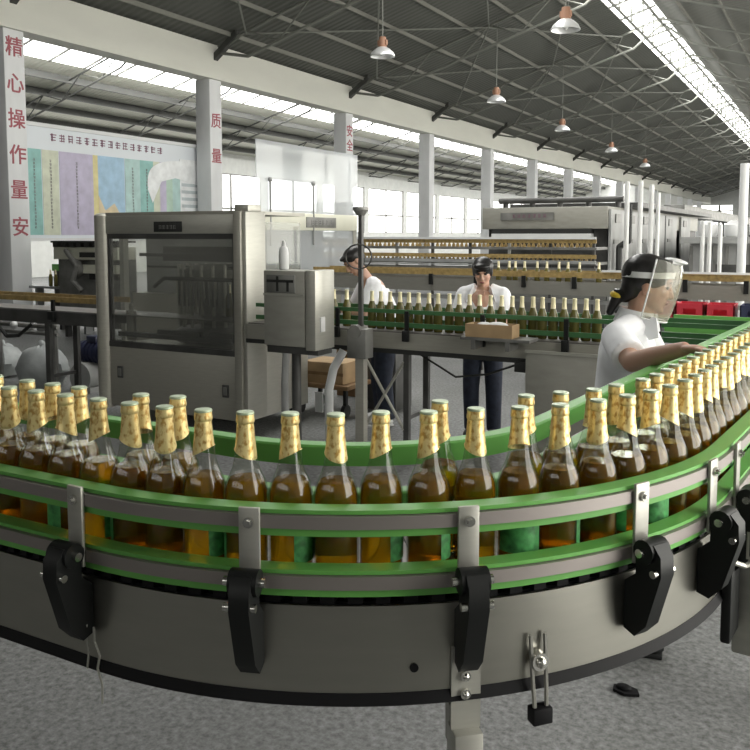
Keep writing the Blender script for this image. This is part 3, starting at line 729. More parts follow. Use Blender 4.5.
for y in (ya + .03, yb_ - .045):
    a = MB(); a.box((-11.5, y, 1.045), (-5.95, y + .015, 1.095)); a.build('guide_rail', 'brown_band', mc)
for k in range(9):
    xx = -4.0 + k * .60
    a = MB(); a.box((xx, ya - .02, .90), (xx + .03, ya - .001, 1.125)); a.box((xx - .01, ya - .045, .90), (xx + .04, ya - .01, .98), .004); a.cyl((xx + .015, ya - .01, 1.09), (xx + .015, ya + .03, 1.09), .008, 8); a.build('rail_bracket', 'black', mc)
for k in range(5):
    xx = -11.0 + k * 1.1
    a = MB(); a.box((xx, ya - .02, .86), (xx + .04, ya - .001, 1.07)); a.box((xx - .02, ya - .05, .88), (xx + .06, ya - .01, .96), .004); a.build('rail_bracket', 'black', mc)
def mleg(xx, m='steel', r=.03):
    a = MB()
    for y in (ya + .03, yb_ - .03): a.box((xx - r, y - .02, .02), (xx + r, y + .02, .835)); a.cyl((xx, y, 0), (xx, y, .02), .035, 10)
    a.box((xx - .015, ya + .05, .3), (xx + .015, yb_ - .05, .33))
    a.build('leg_frame', m, mc)
mleg(-2.80, 'darkgrey', .022); mleg(-.6, 'steel'); mleg(-6.7, 'darkgrey'); mleg(-8.6, 'darkgrey')
a = MB()
for zz in ((.74, .22), (.22, .74)): a.cyl((-3.15, ya + .02, zz[0]), (-2.82, ya + .02, zz[1]), .012, 8)
a.build('cross_brace', 'steel_light', mc)
a = MB(); a.box((-1.85, ya - .06, .18), (-1.25, yb_, .895), .006); cb2 = a.build('drive_cabinet', 'box_grey', mc)
a = MB(); a.box((-1.85, ya - .075, .885), (-1.25, ya - .055, .905)); a.build('cabinet_lip', 'steel_light', cb2)
a = MB(); a.box((-1.94, ya - .03, .74), (-1.86, ya + .02, .81), .004); a.build('switch_box', 'dark', mc)
for fx in (-1.8, -1.3):
    for fy in (ya, yb_ - .06): a = MB(); a.cyl((fx, fy, 0), (fx, fy, .18), .03, 10); a.build('cabinet_foot', 'blackrub', cb2)
a = MB(); a.tube([(-2.7, ya + .05, .80), (-2.4, ya + .02, .66), (-2.15, ya + .02, .70), (-1.95, ya + .02, .78)], .008, 6); a.build('cable', 'dark', mc)
rebase(mc)

# tall slim post with bracket in front of the conveyor
tp = thing('steel_post', (-3.07, 5.35, 0), 'tall slim stainless post with a round guard loop standing before the middle conveyor', 'post')
a = MB(); a.box((-3.105, 5.33, .03), (-3.035, 5.39, .90)); a.build('lower_leg', 'steel', tp)
a = MB(); a.box((-3.085, 5.34, .9), (-3.055, 5.37, 1.86)); a.build('upper_pole', 'darkgrey', tp)
a = MB(); a.cone((-3.07, 5.355, 1.83), (-3.07, 5.355, 1.87), .03, .06, 12); a.cyl((-3.07, 5.355, 1.87), (-3.07, 5.355, 1.89), .06, 12); a.build('pole_top', 'midgrey', tp)
a = MB(); a.tube([(-3.07 + .11 * math.cos(t * PI / 10), 5.32, 1.53 + .09 * math.sin(t * PI / 10)) for t in range(21)], .006, 6); a.build('guard_loop', 'darkgrey', tp)
a = MB(); a.box((-3.16, 5.30, .78), (-3.0, 5.42, 1.0), .008); a.cyl((-3.09, 5.29, .98), (-3.09, 5.40, .98), .05, 12); a.build('clamp_block', 'midgrey', tp)
a = MB(); a.box((-3.15, 5.30, 0), (-2.99, 5.42, .03)); a.build('base_plate', 'darkgrey', tp)
rebase(tp)

# distant bottles: one mesh each
def make_small(name, h=.29, r=.034):
    k = h / .29; a = MB(); pr = [(.030, 0), (.034, .008), (.034, .150), (.031, .172), (.022, .200), (.0175, .212), (.0150, .25), (.0140, .275), (.0150, .277), (.0150, .289), (.006, .290)]
    mis = [0, 0, 0, 0, 0, 1, 1, 1, 1, 1]
    a.lathe([(rr_ * k * r / .034, z * k) for rr_, z in pr], 12, mis=mis); o = a.build(name, ['amber_far', 'gold_far']); return o
sm = make_small('beer_bottle'); tag(sm, 'x', 'bottle'); first = [True]
def put_small(x, y, z, label, group):
    o = sm if first[0] else sm.copy()
    if not first[0]: COL.objects.link(o)
    first[0] = False; o.location = (x, y, z); o['label'] = label; o['group'] = group; return o
xs = []; x = -1.42
while x > -3.25: xs.append(x); x -= .0755 if x > -1.95 else .082
for i, x in enumerate(xs):
    put_small(x, 5.70 + random.uniform(-.015, .015), .965, 'gold-necked bottle on the middle conveyor, %s from its right-hand end' % ordinal(i), 'bottles on the middle conveyor')
for i, x in enumerate([-4.42, -4.51, -4.60, -4.70]):
    put_small(x, 5.86, .965, 'gold-necked bottle behind the guard window, %s from the right' % ordinal(i), 'bottles inside the filling machine')
for i, x in enumerate([-3.42, -3.54, -3.66, -3.78]):
    put_small(x, 5.74, .965, 'gold-necked bottle beside the control box, %s to the left of the steel post' % ordinal(i), 'bottles beside the control box')

# carton tray on the middle conveyor edge
ct = thing('carton_tray', (-2.08, 5.46, .985), 'brown cardboard tray resting on the front edge of the middle conveyor', 'tray')
a = MB(); a.box((-2.25, 5.38, .985), (-1.91, 5.53, .995)); a.box((-2.25, 5.38, .995), (-1.91, 5.386, 1.075)); a.box((-2.25, 5.524, .995), (-1.91, 5.53, 1.075)); a.box((-2.25, 5.386, .995), (-2.244, 5.524, 1.075)); a.box((-1.916, 5.386, .995), (-1.91, 5.524, 1.075)); a.build('tray', 'carton', ct)
a = MB(); a.ball((-2.04, 5.455, 1.06), (.08, .055, .03), 12); a.ball((-2.14, 5.46, 1.055), (.06, .05, .03), 12); a.build('paper_wad', 'shoe', ct)
rebase(ct)
sh = MB(); sh.box((-2.28, 5.36, .965), (-1.78, 5.55, .985)); sh.box((-2.2, 5.36, .90), (-2.17, 5.55, .965)); sh.box((-1.95, 5.36, .90), (-1.92, 5.55, .965)); o = sh.build('side_shelf', 'midgrey', mc); o.matrix_parent_inverse = Matrix.Translation(mc.location).inverted()

# ================================================================== CONVEYOR FURTHER BACK
bc = thing('bottle_conveyor', (-3, 9.9, 0), 'far straight conveyor with a tan guide band running behind both workers', 'conveyor')
a = MB(); a.box((-6.4, 9.8, .98), (2.6, 9.81, 1.14)); a.box((-6.4, 10.3, .98), (2.6, 10.31, 1.14)); a.build('side_plate', 'steel_dark', bc)
a = MB(); a.box((-6.4, 9.81, 1.07), (2.6, 10.3, 1.08)); a.build('chain_belt', 'belt', bc)
a = MB(); a.box((-6.4, 9.83, 1.185), (2.6, 9.845, 1.255)); a.build('guide_rail', 'brown_band', bc)
a = MB(); a.box((-6.4, 10.26, 1.185), (2.6, 10.275, 1.255)); a.build('guide_rail', 'brown_band', bc)
a = MB(); a.box((-2.4, 9.80, 1.262), (2.6, 9.84, 1.285)); a.build('top_rail', 'white_pipe', bc)
for k in range(11):
    xx = -4.6 + k * .62
    a = MB(); a.box((xx, 9.77, 1.06), (xx + .05, 9.799, 1.2)); a.build('rail_bracket', 'black', bc)
for xx in (-5.5, -3.9, -2.0, -.3, 1.6):
    a = MB()
    for y in (9.83, 10.27): a.box((xx - .03, y - .02, 0), (xx + .03, y + .02, .98))
    a.build('leg_frame', 'darkgrey', bc)
a = MB(); a.box((-6.4, 9.84, .88), (2.6, 9.88, .93)); a.box((-6.4, 9.84, .55), (2.6, 9.88, .6)); a.build('lower_beam', 'lightgrey', bc)
rebase(bc)
for i, x in enumerate([-3.72, -3.58, -3.50, -3.38, -3.22, -3.10, -2.95, -2.84, -2.70, -2.47]):
    put_small(x, 9.95, 1.08, 'tiny far bottle on the tan-banded conveyor, %s from the left behind the middle worker' % ordinal(i), 'bottles on the far conveyor')
# red crates on a low pallet table under it
pt = thing('low_table', (-1.0, 9.2, 0), 'low green-edged table carrying red crates behind the shielded worker', 'table')
a = MB(); a.box((-2.1, 8.95, .74), (1.4, 9.6, .80)); a.build('table_top', 'green_dark', pt)
for xx in (-2.05, -.4, 1.3):
    for y in (9.0, 9.55): a = MB(); a.box((xx, y - .03, 0), (xx + .05, y + .03, .74)); a.build('leg', 'darkgrey', pt)
rebase(pt)
def crate(x, m, lab):
    t = thing('bottle_crate', (x, 9.05, .80), lab, 'crate', 'plastic crates on the low table')
    a = MB(); w_, d_, h_ = .27, .34, .19
    a.box((0, 0, 0), (w_, d_, .012)); a.box((0, 0, 0), (w_, .012, .08)); a.box((0, 0, .14), (w_, .012, h_)); a.box((0, 0, .08), (.07, .012, .14)); a.box((w_ - .07, 0, .08), (w_, .012, .14)); a.box((0, d_ - .012, 0), (w_, d_, h_)); a.box((0, 0, 0), (.012, d_, h_)); a.box((w_ - .012, 0, 0), (w_, d_, h_)); a.build('crate_shell', m, t)
    a = MB(); a.box((.05, -.003, .03), (w_ - .05, -.001, .065)); a.build('crate_print', 'carton', t)
for x, m, lab in ((-1.74, 'red_crate', 'leftmost red plastic crate just right of the face shield'), (-1.45, 'red_crate', 'middle one of three red plastic crates on the low table'), (-1.16, 'red_crate', 'third red plastic crate, left of the dark crate'), (-.84, 'blue_dark', 'dark plastic crate between the red crates on the low table'), (-.50, 'red_crate', 'red plastic crate right of the dark crate')):
    crate(x, m, lab)
# green-railed side conveyor in front of the crates
gc = thing('green_guide_conveyor', (0, 7.2, 0), 'low conveyor with a broad bright green guide behind the shielded worker', 'conveyor')
a = MB(); a.box((-1.2, 7.0, .80), (2.6, 7.4, .86)); a.build('belt_bed', 'steel_dark', gc)
a = MB(); a.box((-1.2, 6.98, .90), (2.6, 7.0, 1.0)); a.build('guide_rail', 'green', gc)
a = MB(); a.box((-1.2, 7.4, .94), (2.6, 7.42, 1.02)); a.build('guide_rail', 'green', gc)
for xx in (-1.1, .3, 1.7, 2.5):
    a = MB(); a.box((xx, 6.985, .80), (xx + .03, 7.0, .90)); a.box((xx, 7.40, .80), (xx + .03, 7.415, .94)); a.build('rail_bracket', 'black', gc)
for xx in (-1.0, .8, 2.4):
    a = MB(); a.box((xx, 7.05, 0), (xx + .05, 7.1, .80)); a.box((xx, 7.3, 0), (xx + .05, 7.35, .80)); a.build('leg_frame', 'steel_dark', gc)
rebase(gc)

# ================================================================== DISTANT MACHINES
# second machine with acrylic guard behind the filler
m2 = thing('rinsing_machine', (-7.8, 10.2, 0), 'cream-topped machine behind the filler with tall clear acrylic guard sheets above it', 'machine')
X = -6.66
a = MB(); a.box((-9.2, 8.95, 1.76), (X, 11.5, 2.0), .006); tpnl = a.build('top_panel', 'cream_panel', m2)
a = MB(); a.box((X, 10.05, 1.80), (X + .012, 10.85, 1.95), .003); npl = a.build('name_plate', 'midgrey', tpnl)
strokes('plate_writing', 'lightgrey', npl, (X + .013, 10.2, 1.875), (0, 1, 0), (0, 0, 1), .08, 6, .1, 9, (1, 0, 0))
a = MB(); a.box((-9.1, 9.1, .1), (-6.9, 11.4, .85)); a.build('lower_cabinet', 'steel', m2)
a = MB(); a.box((-9.0, 9.3, .85), (-7.1, 11.2, 1.76)); a.build('inner_machinery', 'lightgrey', m2)
for (xx, yy) in ((-9.15, 9.0), (X - .05, 9.0), (-9.15, 11.45), (X - .05, 11.45)):
    a = MB(); a.box((xx - .04, yy - .05, 0), (xx + .04, yy + .05, 1.76)); a.build('corner_post', 'steel_light', m2)
a = MB(); a.box((X - .03, 8.92, 1.2), (X - .02, 11.55, 2.94)); a.build('acrylic_sheet', 'acrylic', m2)
a = MB()
for yy in (9.2, 10.25): a.cyl((X + .0, yy, 1.55), (X + .0, yy, 2.42), .014, 8); a.ball((X, yy, 2.43), .035, 10)
a.build('sheet_stay', 'lightgrey', m2)
rebase(m2)

# far pasteuriser hall machine
pz = thing('pasteuriser', (-4.5, 18, 0), 'long grey tunnel machine with dark slot and red-marked panel in the far right background', 'machine')
a = MB(); a.box((-5.55, 14, .3), (-3.35, 24, .95)); a.build('lower_body', 'midgrey', pz)
a = MB(); a.box((-5.55, 14, 1.80), (-3.35, 24, 2.17), .01); upb = a.build('upper_body', 'box_grey', pz)
a = MB(); a.box((-5.5, 14.2, .95), (-3.4, 24, 1.80)); a.build('inner_deck', 'darkgrey', pz)
a = MB(); a.box((-5.2, 13.97, 1.95), (-4.25, 13.995, 2.08)); npl = a.build('name_plate', 'midgrey', upb)
strokes('plate_writing', 'plumpaint', npl, (-4.95, 13.965, 2.02), (1, 0, 0), (0, 0, 1), .06, 7, .09, 11, (0, -1, 0))
a = MB(); a.box((-5.36, 13.96, 1.66), (-3.62, 14.19, 1.72)); a.build('feed_roller', 'white_pipe', pz)
a = MB(); a.box((-5.36, 13.99, 1.72), (-3.62, 14.19, 1.80)); a.build('feed_slot', 'dark', pz)
for k, y in enumerate((14.0, 15.1, 16.3, 17.5, 19.0, 21)):
    a = MB(); a.box((-3.34, y + .03, .5), (-3.30, y + (1.05 if k < 3 else 1.4), 2.12)); pn = a.build('side_panel', 'lightgrey', pz)
    for q_ in ((y + .3, 1.9, y + .7, 2.05), (y + .2, 1.55, y + .55, 1.62)): a = MB(); a.box((-3.295, q_[0], q_[1]), (-3.28, q_[2], q_[3])); a.build('panel_slot', 'midgrey', pn)
a = MB()
for k in range(5): a.cyl((-5.3 + k * .5, 14.5, 2.17), (-5.3 + k * .5, 14.5, 2.3), .05, 10)
a.box((-5.4, 15, 2.17), (-3.0, 24, 2.26)); a.cyl((-5.4, 14.45, 2.3), (-3.2, 14.45, 2.3), .05, 10)
a.build('roof_pipe', 'darkgrey', pz)
a = MB(); a.tube([(-3.2, 14.2, .4), (-3.2, 14.2, 1.5), (-3.05, 14.2, 1.6), (-3.05, 14.2, 2.2)], .05, 8); a.build('side_pipe', 'dark', pz)
for xx in (-5.45, -3.45):
    for y in (14.2, 19, 23.8): a = MB(); a.box((xx - .05, y - .05, 0), (xx + .05, y + .05, .3)); a.build('foot', 'darkgrey', pz)
rebase(pz)

# stacked deck conveyor leading to it
dc = thing('deck_conveyor', (-5, 12.6, 0), 'long two-deck conveyor full of tiny amber bottles in front of the far tunnel machine', 'conveyor')
for z, m1 in ((1.61, 'brown_band'), (1.38, 'brown_band')):
    a = MB(); a.box((-8.6, 12.5, z - .04), (-3.15, 12.52, z + .02)); a.build('guide_rail', m1, dc)
    a = MB(); a.box((-8.6, 12.52, z - .14), (-3.15, 13.2, z - .10)); a.build('deck', 'midgrey', dc)
a = MB(); a.box((-8.6, 12.47, 1.26), (-3.15, 12.5, 1.31)); a.box((-8.6, 12.48, 1.215), (-4.7, 12.5, 1.235)); a.build('white_rail', 'lightgrey', dc)
a = MB(); a.box((-8.0, 12.46, 1.63), (-3.15, 12.50, 1.665)); a.build('white_rail', 'white_pipe', dc)
a = MB(); a.box((-8.6, 12.51, 1.02), (-3.15, 12.55, 1.20)); a.build('side_plate', 'midgrey', dc)
for k in range(9):
    xx = -8.5 + k * .66; a = MB(); a.box((xx, 12.54, 0), (xx + .04, 12.58, 1.6)); a.build('upright', 'lightgrey' if k % 3 == 0 else 'darkgrey', dc)
for z, nm in ((1.47, 'top'), (1.24, 'low')):
    a = MB(); x = -8.5
    while x < -3.2: a.lathe([(.03, 0), (.03, .07), (.012, .10), (.012, .13)], 6, (x, 12.62 + random.uniform(-.01, .04), z)); x += .075
    o = a.build('amber_bottles', 'brown_band', dc); o['kind'] = 'stuff'; o['label'] = 'row of tiny amber bottles'
rebase(dc)

# white posts and gantry at right
for i, (x, y, z1, lab) in enumerate(((-2.31, 10.62, 2.35, 'leftmost slim white post above the shielded worker'), (-2.15, 10.62, 2.35, 'second slim white post above the shielded worker'), (-2.02, 10.62, 2.3, 'third slim white post above the shielded worker'), (-1.94, 10.62, 2.2, 'fourth and shortest white post above the shielded worker'), (-1.46, 10.9, 1.86, 'slim white post right of the face shield, leftmost of three'), (-1.38, 10.9, 1.84, 'slim white post right of the face shield, middle of three'), (-1.26, 10.9, 1.82, 'slim white post right of the face shield, rightmost of three'), (-1.12, 12, 2.62, 'tall bright white post at the right edge of the picture'))):
    t = thing('white_post', (x, y, 0), lab, 'post', 'white posts behind the far conveyor')
    a = MB(); a.cyl((0, 0, .02), (0, 0, z1), .030 if i < 3 else .024 if i < 7 else .055, 10); a.build('pole', 'white_pipe', t)
    a = MB(); a.box((-.034, -.06, 0), (.034, .06, .02)); a.build('base_plate', 'white_pipe', t)
# lattice machine at far right
lm = thing('labelling_machine', (-2.2, 17, 0), 'pale machine block with ribbed side in the far right background behind white posts', 'machine')
a = MB(); a.box((-2.35, 16.0, .2), (-.7, 26, 1.55), .01); a.build('body', 'lightgrey', lm)
a = MB(); a.box((-2.5, 15.8, 1.55), (-.6, 26, 1.66)); a.build('top_panel', 'lightgrey', lm)
a = MB()
for k in range(9): a.box((-2.35 + k * .2, 15.96, .3), (-2.30 + k * .2, 15.999, 1.5))
a.build('rib', 'midgrey', lm)
a = MB(); a.box((-1.9, 15.94, 1.0), (-.8, 15.96, 1.18)); a.box((-2.3, 15.94, .6), (-1.1, 15.96, .72)); a.build('slot', 'darkgrey', lm)
a = MB()
for k in range(4): a.lathe([(.12, 0), (.16, .05), (.16, .22), (.05, .3)], 12, (-2.1 + k * .42, 16.4, 1.66))
a.build('hopper', 'white_pipe', lm)
for xx in (-2.3, -.75):
    for y in (16.1, 25.9): a = MB(); a.box((xx - .05, y - .05, 0), (xx + .05, y + .05, .2)); a.build('foot', 'darkgrey', lm)
rebase(lm)
# duct hung over the far machines
dt = thing('ventilation_duct', (-3.5, 30, 0), 'grey ventilation duct on posts running above the far machines', 'duct')
a = MB(); a.box((-4.6, 26, 2.25), (-4.0, 60, 2.6), .01); a.build('duct_body', 'midgrey', dt)
for y in (27, 38, 50, 59): a = MB(); a.box((-4.35, y - .05, 0), (-4.25, y + .05, 2.25)); a.build('leg', 'darkgrey', dt)
rebase(dt)

# far left machine and clutter
fl = thing('crate_packer', (-10.6, 9.6, 0), 'grey machine with a dark toothed top below the notice board', 'machine')
a = MB(); a.box((-11.35, 9.6, 1.30), (-9.9, 10.0, 1.50), .006); a.build('upper_body', 'cream_panel', fl)
a = MB(); a.box((-11.35, 9.7, .2), (-9.9, 10.0, 1.30)); a.build('lower_body', 'midgrey', fl)
a = MB()
for k in range(8): a.box((-11.3 + k * .18, 9.55, 1.50), (-11.2 + k * .18, 9.75, 1.57))
a.box((-11.35, 9.55, 1.57), (-9.9, 10.0, 1.60)); a.build('toothed_rail', 'dark', fl)
for q_ in (((-10.7, 9.56, 1.34), (-10.3, 9.599, 1.42)), ((-10.2, 9.56, 1.34), (-10.0, 9.599, 1.42)), ((-10.6, 9.66, .98), (-9.95, 9.699, 1.08))): a = MB(); a.box(*q_); a.build('slot', 'dark', fl)
a = MB(); a.box((-10.9, 9.62, 1.08), (-9.95, 9.695, 1.22)); a.build('pale_panel', 'cream_panel', fl)
a = MB(); a.cyl((-10.85, 9.62, 1.15), (-10.85, 9.52, 1.15), .17, 16); a.tube([(-11.0, 9.55, 1.45), (-10.7, 9.5, 1.2), (-10.8, 9.5, .95), (-10.6, 9.5, .8)], .04, 8); a.build('drive_wheel', 'midgrey', fl)
for xx in (-11.3, -9.95): a = MB(); a.box((xx, 9.75, 0), (xx + .06, 9.85, .2)); a.build('foot', 'darkgrey', fl)
rebase(fl)
gm = thing('green_conveyor_head', (-11.9, 10.2, 0), 'green and black conveyor drive head between the nearest pillar and grey machine', 'machine')
a = MB(); a.box((-12.3, 10.4, .3), (-11.5, 10.9, 1.06)); a.build('body', 'darkgrey', gm)
a = MB(); a.box((-12.3, 10.36, 1.06), (-11.5, 10.9, 1.18)); a.build('green_guard', 'green', gm)
a = MB(); a.cyl((-11.9, 10.6, 1.18), (-11.9, 10.6, 1.4), .1, 12); a.box((-12.2, 10.5, 1.38), (-11.6, 10.7, 1.50), .02); a.build('head_motor', 'dark', gm)
for xx in (-12.25, -11.6): a = MB(); a.box((xx, 10.45, 0), (xx + .06, 10.6, .3)); a.build('foot', 'darkgrey', gm)
rebase(gm)
for i in range(6):
    o = put_small(-12.15 + i * .13, 10.2, .80, 'tiny pale-necked bottle below the green drive head, %s from the left' % ordinal(i), 'bottles below the green drive head')
a = MB(); a.box((-12.6, 10.1, .76), (-11.2, 10.32, .80)); a.box((-12.5, 10.15, 0), (-12.45, 10.3, .76)); a.box((-11.3, 10.15, 0), (-11.25, 10.3, .76)); o = a.build('bottle_shelf', 'lightgrey'); tag(o, 'narrow pale shelf carrying tiny bottles beside the nearest left pillar', 'shelf')

def sack(name, loc, r, m, lab, cat, seed):
    rnd = random.Random(seed); b2 = bmesh.new(); bmesh.ops.create_uvsphere(b2, u_segments=20, v_segments=12, radius=1)
    for v in b2.verts:
        k = 1 + rnd.uniform(-.07, .07); v.co = Vector((v.co.x * r[0] * k, v.co.y * r[1] * k, max(-.72, v.co.z) * r[2] * k + .72 * r[2]))
    for f in b2.faces: f.smooth = True
    a = MB(); a.merge(b2); a.ball((0, 0, 1.74 * r[2]), (r[0] * .16, r[1] * .16, r[2] * .2), 10)
    o = a.build(name, m); o.location = loc; return tag(o, lab, cat)
sack('bulging_sack', (-7.75, 6.35, .02), (.30, .26, .26), 'white_sack', 'white bulging plastic sack on the floor under the left end of the middle conveyor', 'sack', 3)
sack('bulging_sack', (-8.75, 6.6, .02), (.26, .22, .22), 'white_sack', 'white plastic sack at the far left edge below the tan guide band', 'sack', 4)
mo = thing('electric_motor', (-7.05, 6.5, 0), 'dark blue electric motor on a round grey housing left of the filling machine', 'motor')
a = MB(); a.cyl((-7.25, 6.5, .42), (-6.9, 6.5, .42), .12, 16)
for k in range(5): a.cyl((-7.2 + k * .06, 6.5, .42), (-7.18 + k * .06, 6.5, .42), .13, 16)
a.box((-7.12, 6.42, .53), (-6.98, 6.58, .60), .006); a.build('motor_body', 'blue_dark', mo)
a = MB(); a.cyl((-7.1, 6.30, .16), (-7.1, 6.6, .16), .16, 18); a.box((-7.25, 6.3, 0), (-6.95, 6.6, .06)); a.box((-7.18, 6.42, .2), (-7.0, 6.58, .31)); a.build('gear_housing', 'lightgrey', mo)
rebase(mo)
tb = thing('pipe_frame', (-8.3, 6.3, 0), 'low grey pipe frame with hanging hoses below the tan guide band at left', 'frame')
a = MB()
for xx in (-9.8, -8.25, -7.35): a.cyl((xx, 6.2, 0), (xx, 6.2, .74), .03, 8)
a.cyl((-9.8, 6.2, .70), (-7.3, 6.2, .70), .025, 8); a.cyl((-9.8, 6.2, .62), (-7.3, 6.2, .62), .02, 8); a.build('pipes', 'midgrey', tb)
a = MB(); a.tube([(-8.2, 6.12, .72), (-8.0, 6.1, .58), (-7.8, 6.1, .6), (-7.6, 6.12, .74)], .02, 8); a.build('hose', 'dark', tb)
a = MB()
for xx in (-8.65, -8.35, -7.95): a.ball((xx, 6.16, .70), .045, 10)
a.build('float_ball', 'white_pipe', tb)
rebase(tb)
# clutter behind the control box
cx = thing('cardboard_box', (-4.2, 6.75, 0), 'brown cardboard box on a dark trolley below the control box', 'box')
a = MB(); a.box((-4.42, 6.6, .30), (-3.98, 6.95, .50), .004); a.build('box_body', 'carton', cx)
a = MB(); a.box((-4.425, 6.595, .38), (-3.975, 6.60, .41)); a.build('tape', 'carton_dark', cx)
rebase(cx)
tr = thing('trolley', (-4.2, 6.8, 0), 'dark trolley standing on the floor under the brown cardboard box', 'trolley')
a = MB(); a.box((-4.5, 6.55, .26), (-3.9, 7.0, .30), .004); a.build('deck', 'carton_dark', tr)
for xx in (-4.45, -3.95):
    for y in (6.6, 6.95): a = MB(); a.cyl((xx - .02, y, .06), (xx + .02, y, .06), .06, 12); a.box((xx - .015, y - .02, .06), (xx + .015, y + .02, .26)); a.build('wheel', 'black', tr)
a = MB(); a.box((-4.26, 6.56, .03), (-4.18, 6.58, .22)); a.box((-4.14, 6.56, .03), (-4.07, 6.58, .22)); a.build('white_tag', 'white_pipe', tr)
rebase(tr)
for nm, pts_, r, m, lab in (('bent_pipe', [(-3.95, 5.62, .78), (-3.88, 5.55, .72), (-3.86, 5.5, .5), (-3.86, 5.5, .0)], .03, 'lightgrey', 'pale bent pipe dropping to the floor just right of the filling machine'),
                            ('bent_pipe', [(-3.32, 5.52, .80), (-3.38, 5.47, .66), (-3.41, 5.45, .5), (-3.41, 5.45, .0)], .035, 'white_pipe', 'white bent drain pipe below the control box')):
    a = MB(); a.tube(pts_, r, 10); tag(a.build(nm, m), lab, 'pipe')
a = MB(); a.box((-3.98, 7.05, 0), (-3.66, 7.4, .72), .008); a.box((-3.95, 7.03, .1), (-3.69, 7.049, .6)); o = a.build('electrical_cabinet', 'darkgrey'); tag(o, 'dark cabinet on the floor left of the slim steel post under the conveyor', 'cabinet')
a = MB(); a.box((-4.6, 7.5, 0), (-4.2, 7.9, .78), .008); a.box((-4.55, 7.48, .1), (-4.25, 7.499, .7)); o = a.build('brown_cabinet', 'carton_dark'); tag(o, 'rust brown cabinet behind the cardboard box trolley', 'cabinet')

# ================================================================== PEOPLE
def remesh(mb, name, m, parent, voxel=.007, smooth=6):
    o = mb.build(name, m, None, sharp=False)
    r = o.modifiers.new('r', 'REMESH'); r.mode = 'VOXEL'; r.voxel_size = voxel
    s = o.modifiers.new('s', 'SMOOTH'); s.iterations = smooth; s.factor = .5
    bpy.context.view_layer.update()
    me = bpy.data.meshes.new_from_object(o.evaluated_get(bpy.context.evaluated_depsgraph_get()))
    o.modifiers.clear(); old = o.data; o.data = me; bpy.data.meshes.remove(old)
    for p in me.polygons: p.use_smooth = True
    me.name = name
    if parent: o.parent = parent
    return o
def limb(mb, pts, rs):
    for i in range(len(pts) - 1): mb.cone(pts[i], pts[i + 1], rs[i], rs[i + 1], 16)
    for p, r in zip(pts, rs): mb.ball(p, r, 14)
def hand(mb, wrist, d, nrm, side, curl=.35, sc=1.0):
    """palm, four unequal fingers with two bends and a side thumb; d points along the fingers, nrm is the palm's back"""
    d = Vector(d).normalized(); nrm = Vector(nrm); nrm = (nrm - d * nrm.dot(d)).normalized(); s = d.cross(nrm) * side
    w = Vector(wrist); T = Matrix((d, s, nrm)).transposed()
    mb.ball(w + d * .045 * sc, (.048 * sc, .038 * sc, .015 * sc), 14, T)
    for k, (off, L) in enumerate(((-.028, .062), (-.009, .074), (.010, .070), (.028, .054))):
        p = w + d * .082 * sc + s * off * sc; a = 0; r = .0085 * sc
        for j, f in enumerate((.45, .32, .23)):
            a += curl * (.6 + .25 * j); q = p + (d * math.cos(a) - nrm * math.sin(a)) * L * f * sc + s * off * .08
            mb.cone(p, q, r, r * .92, 10); mb.ball(q, r * .95, 10); p = q; r *= .92
    p = w + d * .025 * sc - s * .030 * sc; q = p + (d * .65 - s * .55 - nrm * .35).normalized() * .036 * sc; u = q + (d * .9 - s * .05 - nrm * .4).normalized() * .030 * sc
    mb.cone(p, q, .012 * sc, .010 * sc, 10); mb.ball(q, .010 * sc, 10); mb.cone(q, u, .010 * sc, .008 * sc, 10); mb.ball(u, .0082 * sc, 10)
def headshape(mb, c, fwd, upv, sc=1.0):
    """skull, jaw, nose, brows, lips, chin and ears; fwd is the gaze, c the head centre"""
    f = Vector(fwd).normalized(); u = Vector(upv); u = (u - f * u.dot(f)).normalized(); l = u.cross(f)
    T = Matrix((f, l, u)).transposed(); c = Vector(c)
    P = lambda x, y, z: c + (T @ Vector((x, y, z))) * sc
    E = lambda x, y, z, a, b, d: mb.ball(P(x, y, z), (a * sc, b * sc, d * sc), 18, T)
    E(-.012, 0, .028, .094, .074, .082); E(.012, 0, -.02, .074, .066, .088); E(.030, 0, -.066, .050, .045, .042); E(.066, 0, -.093, .018, .020, .016)
    E(.070, 0, .030, .022, .045, .016)
    for y in (-.032, .032): E(.062, y, -.018, .022, .022, .022)
    mb.cone(P(.082, 0, .012), P(.098, 0, -.026), .0085 * sc, .013 * sc, 10); E(.098, 0, -.029, .014, .014, .010)
    for y in (-.011, .011): E(.088, y, -.032, .010, .008, .007)
    E(.080, 0, -.054, .012, .022, .006); E(.078, 0, -.064, .012, .019, .007)
    for y in (-.074, .074): E(-.008, y, -.012, .018, .008, .031)
    return P, T
def face_parts(P, T, parent, sc=1.0):
    for y in (-.029, .029):
        a = MB(); a.ball(P(.0755, y, .006), (.008 * sc, .014 * sc, .0065 * sc), 12, T); a.build('eye', 'eye', parent)
        a = MB(); a.ball(P(.084, y, .030), (.007 * sc, .020 * sc, .004 * sc), 10, T); a.build('eyebrow', 'hair', parent)
    a = MB(); a.ball(P(.0885, 0, -.059), (.007 * sc, .021 * sc, .007 * sc), 12, T); a.build('mouth', 'lip', parent)

def V(*a): return Vector(a)
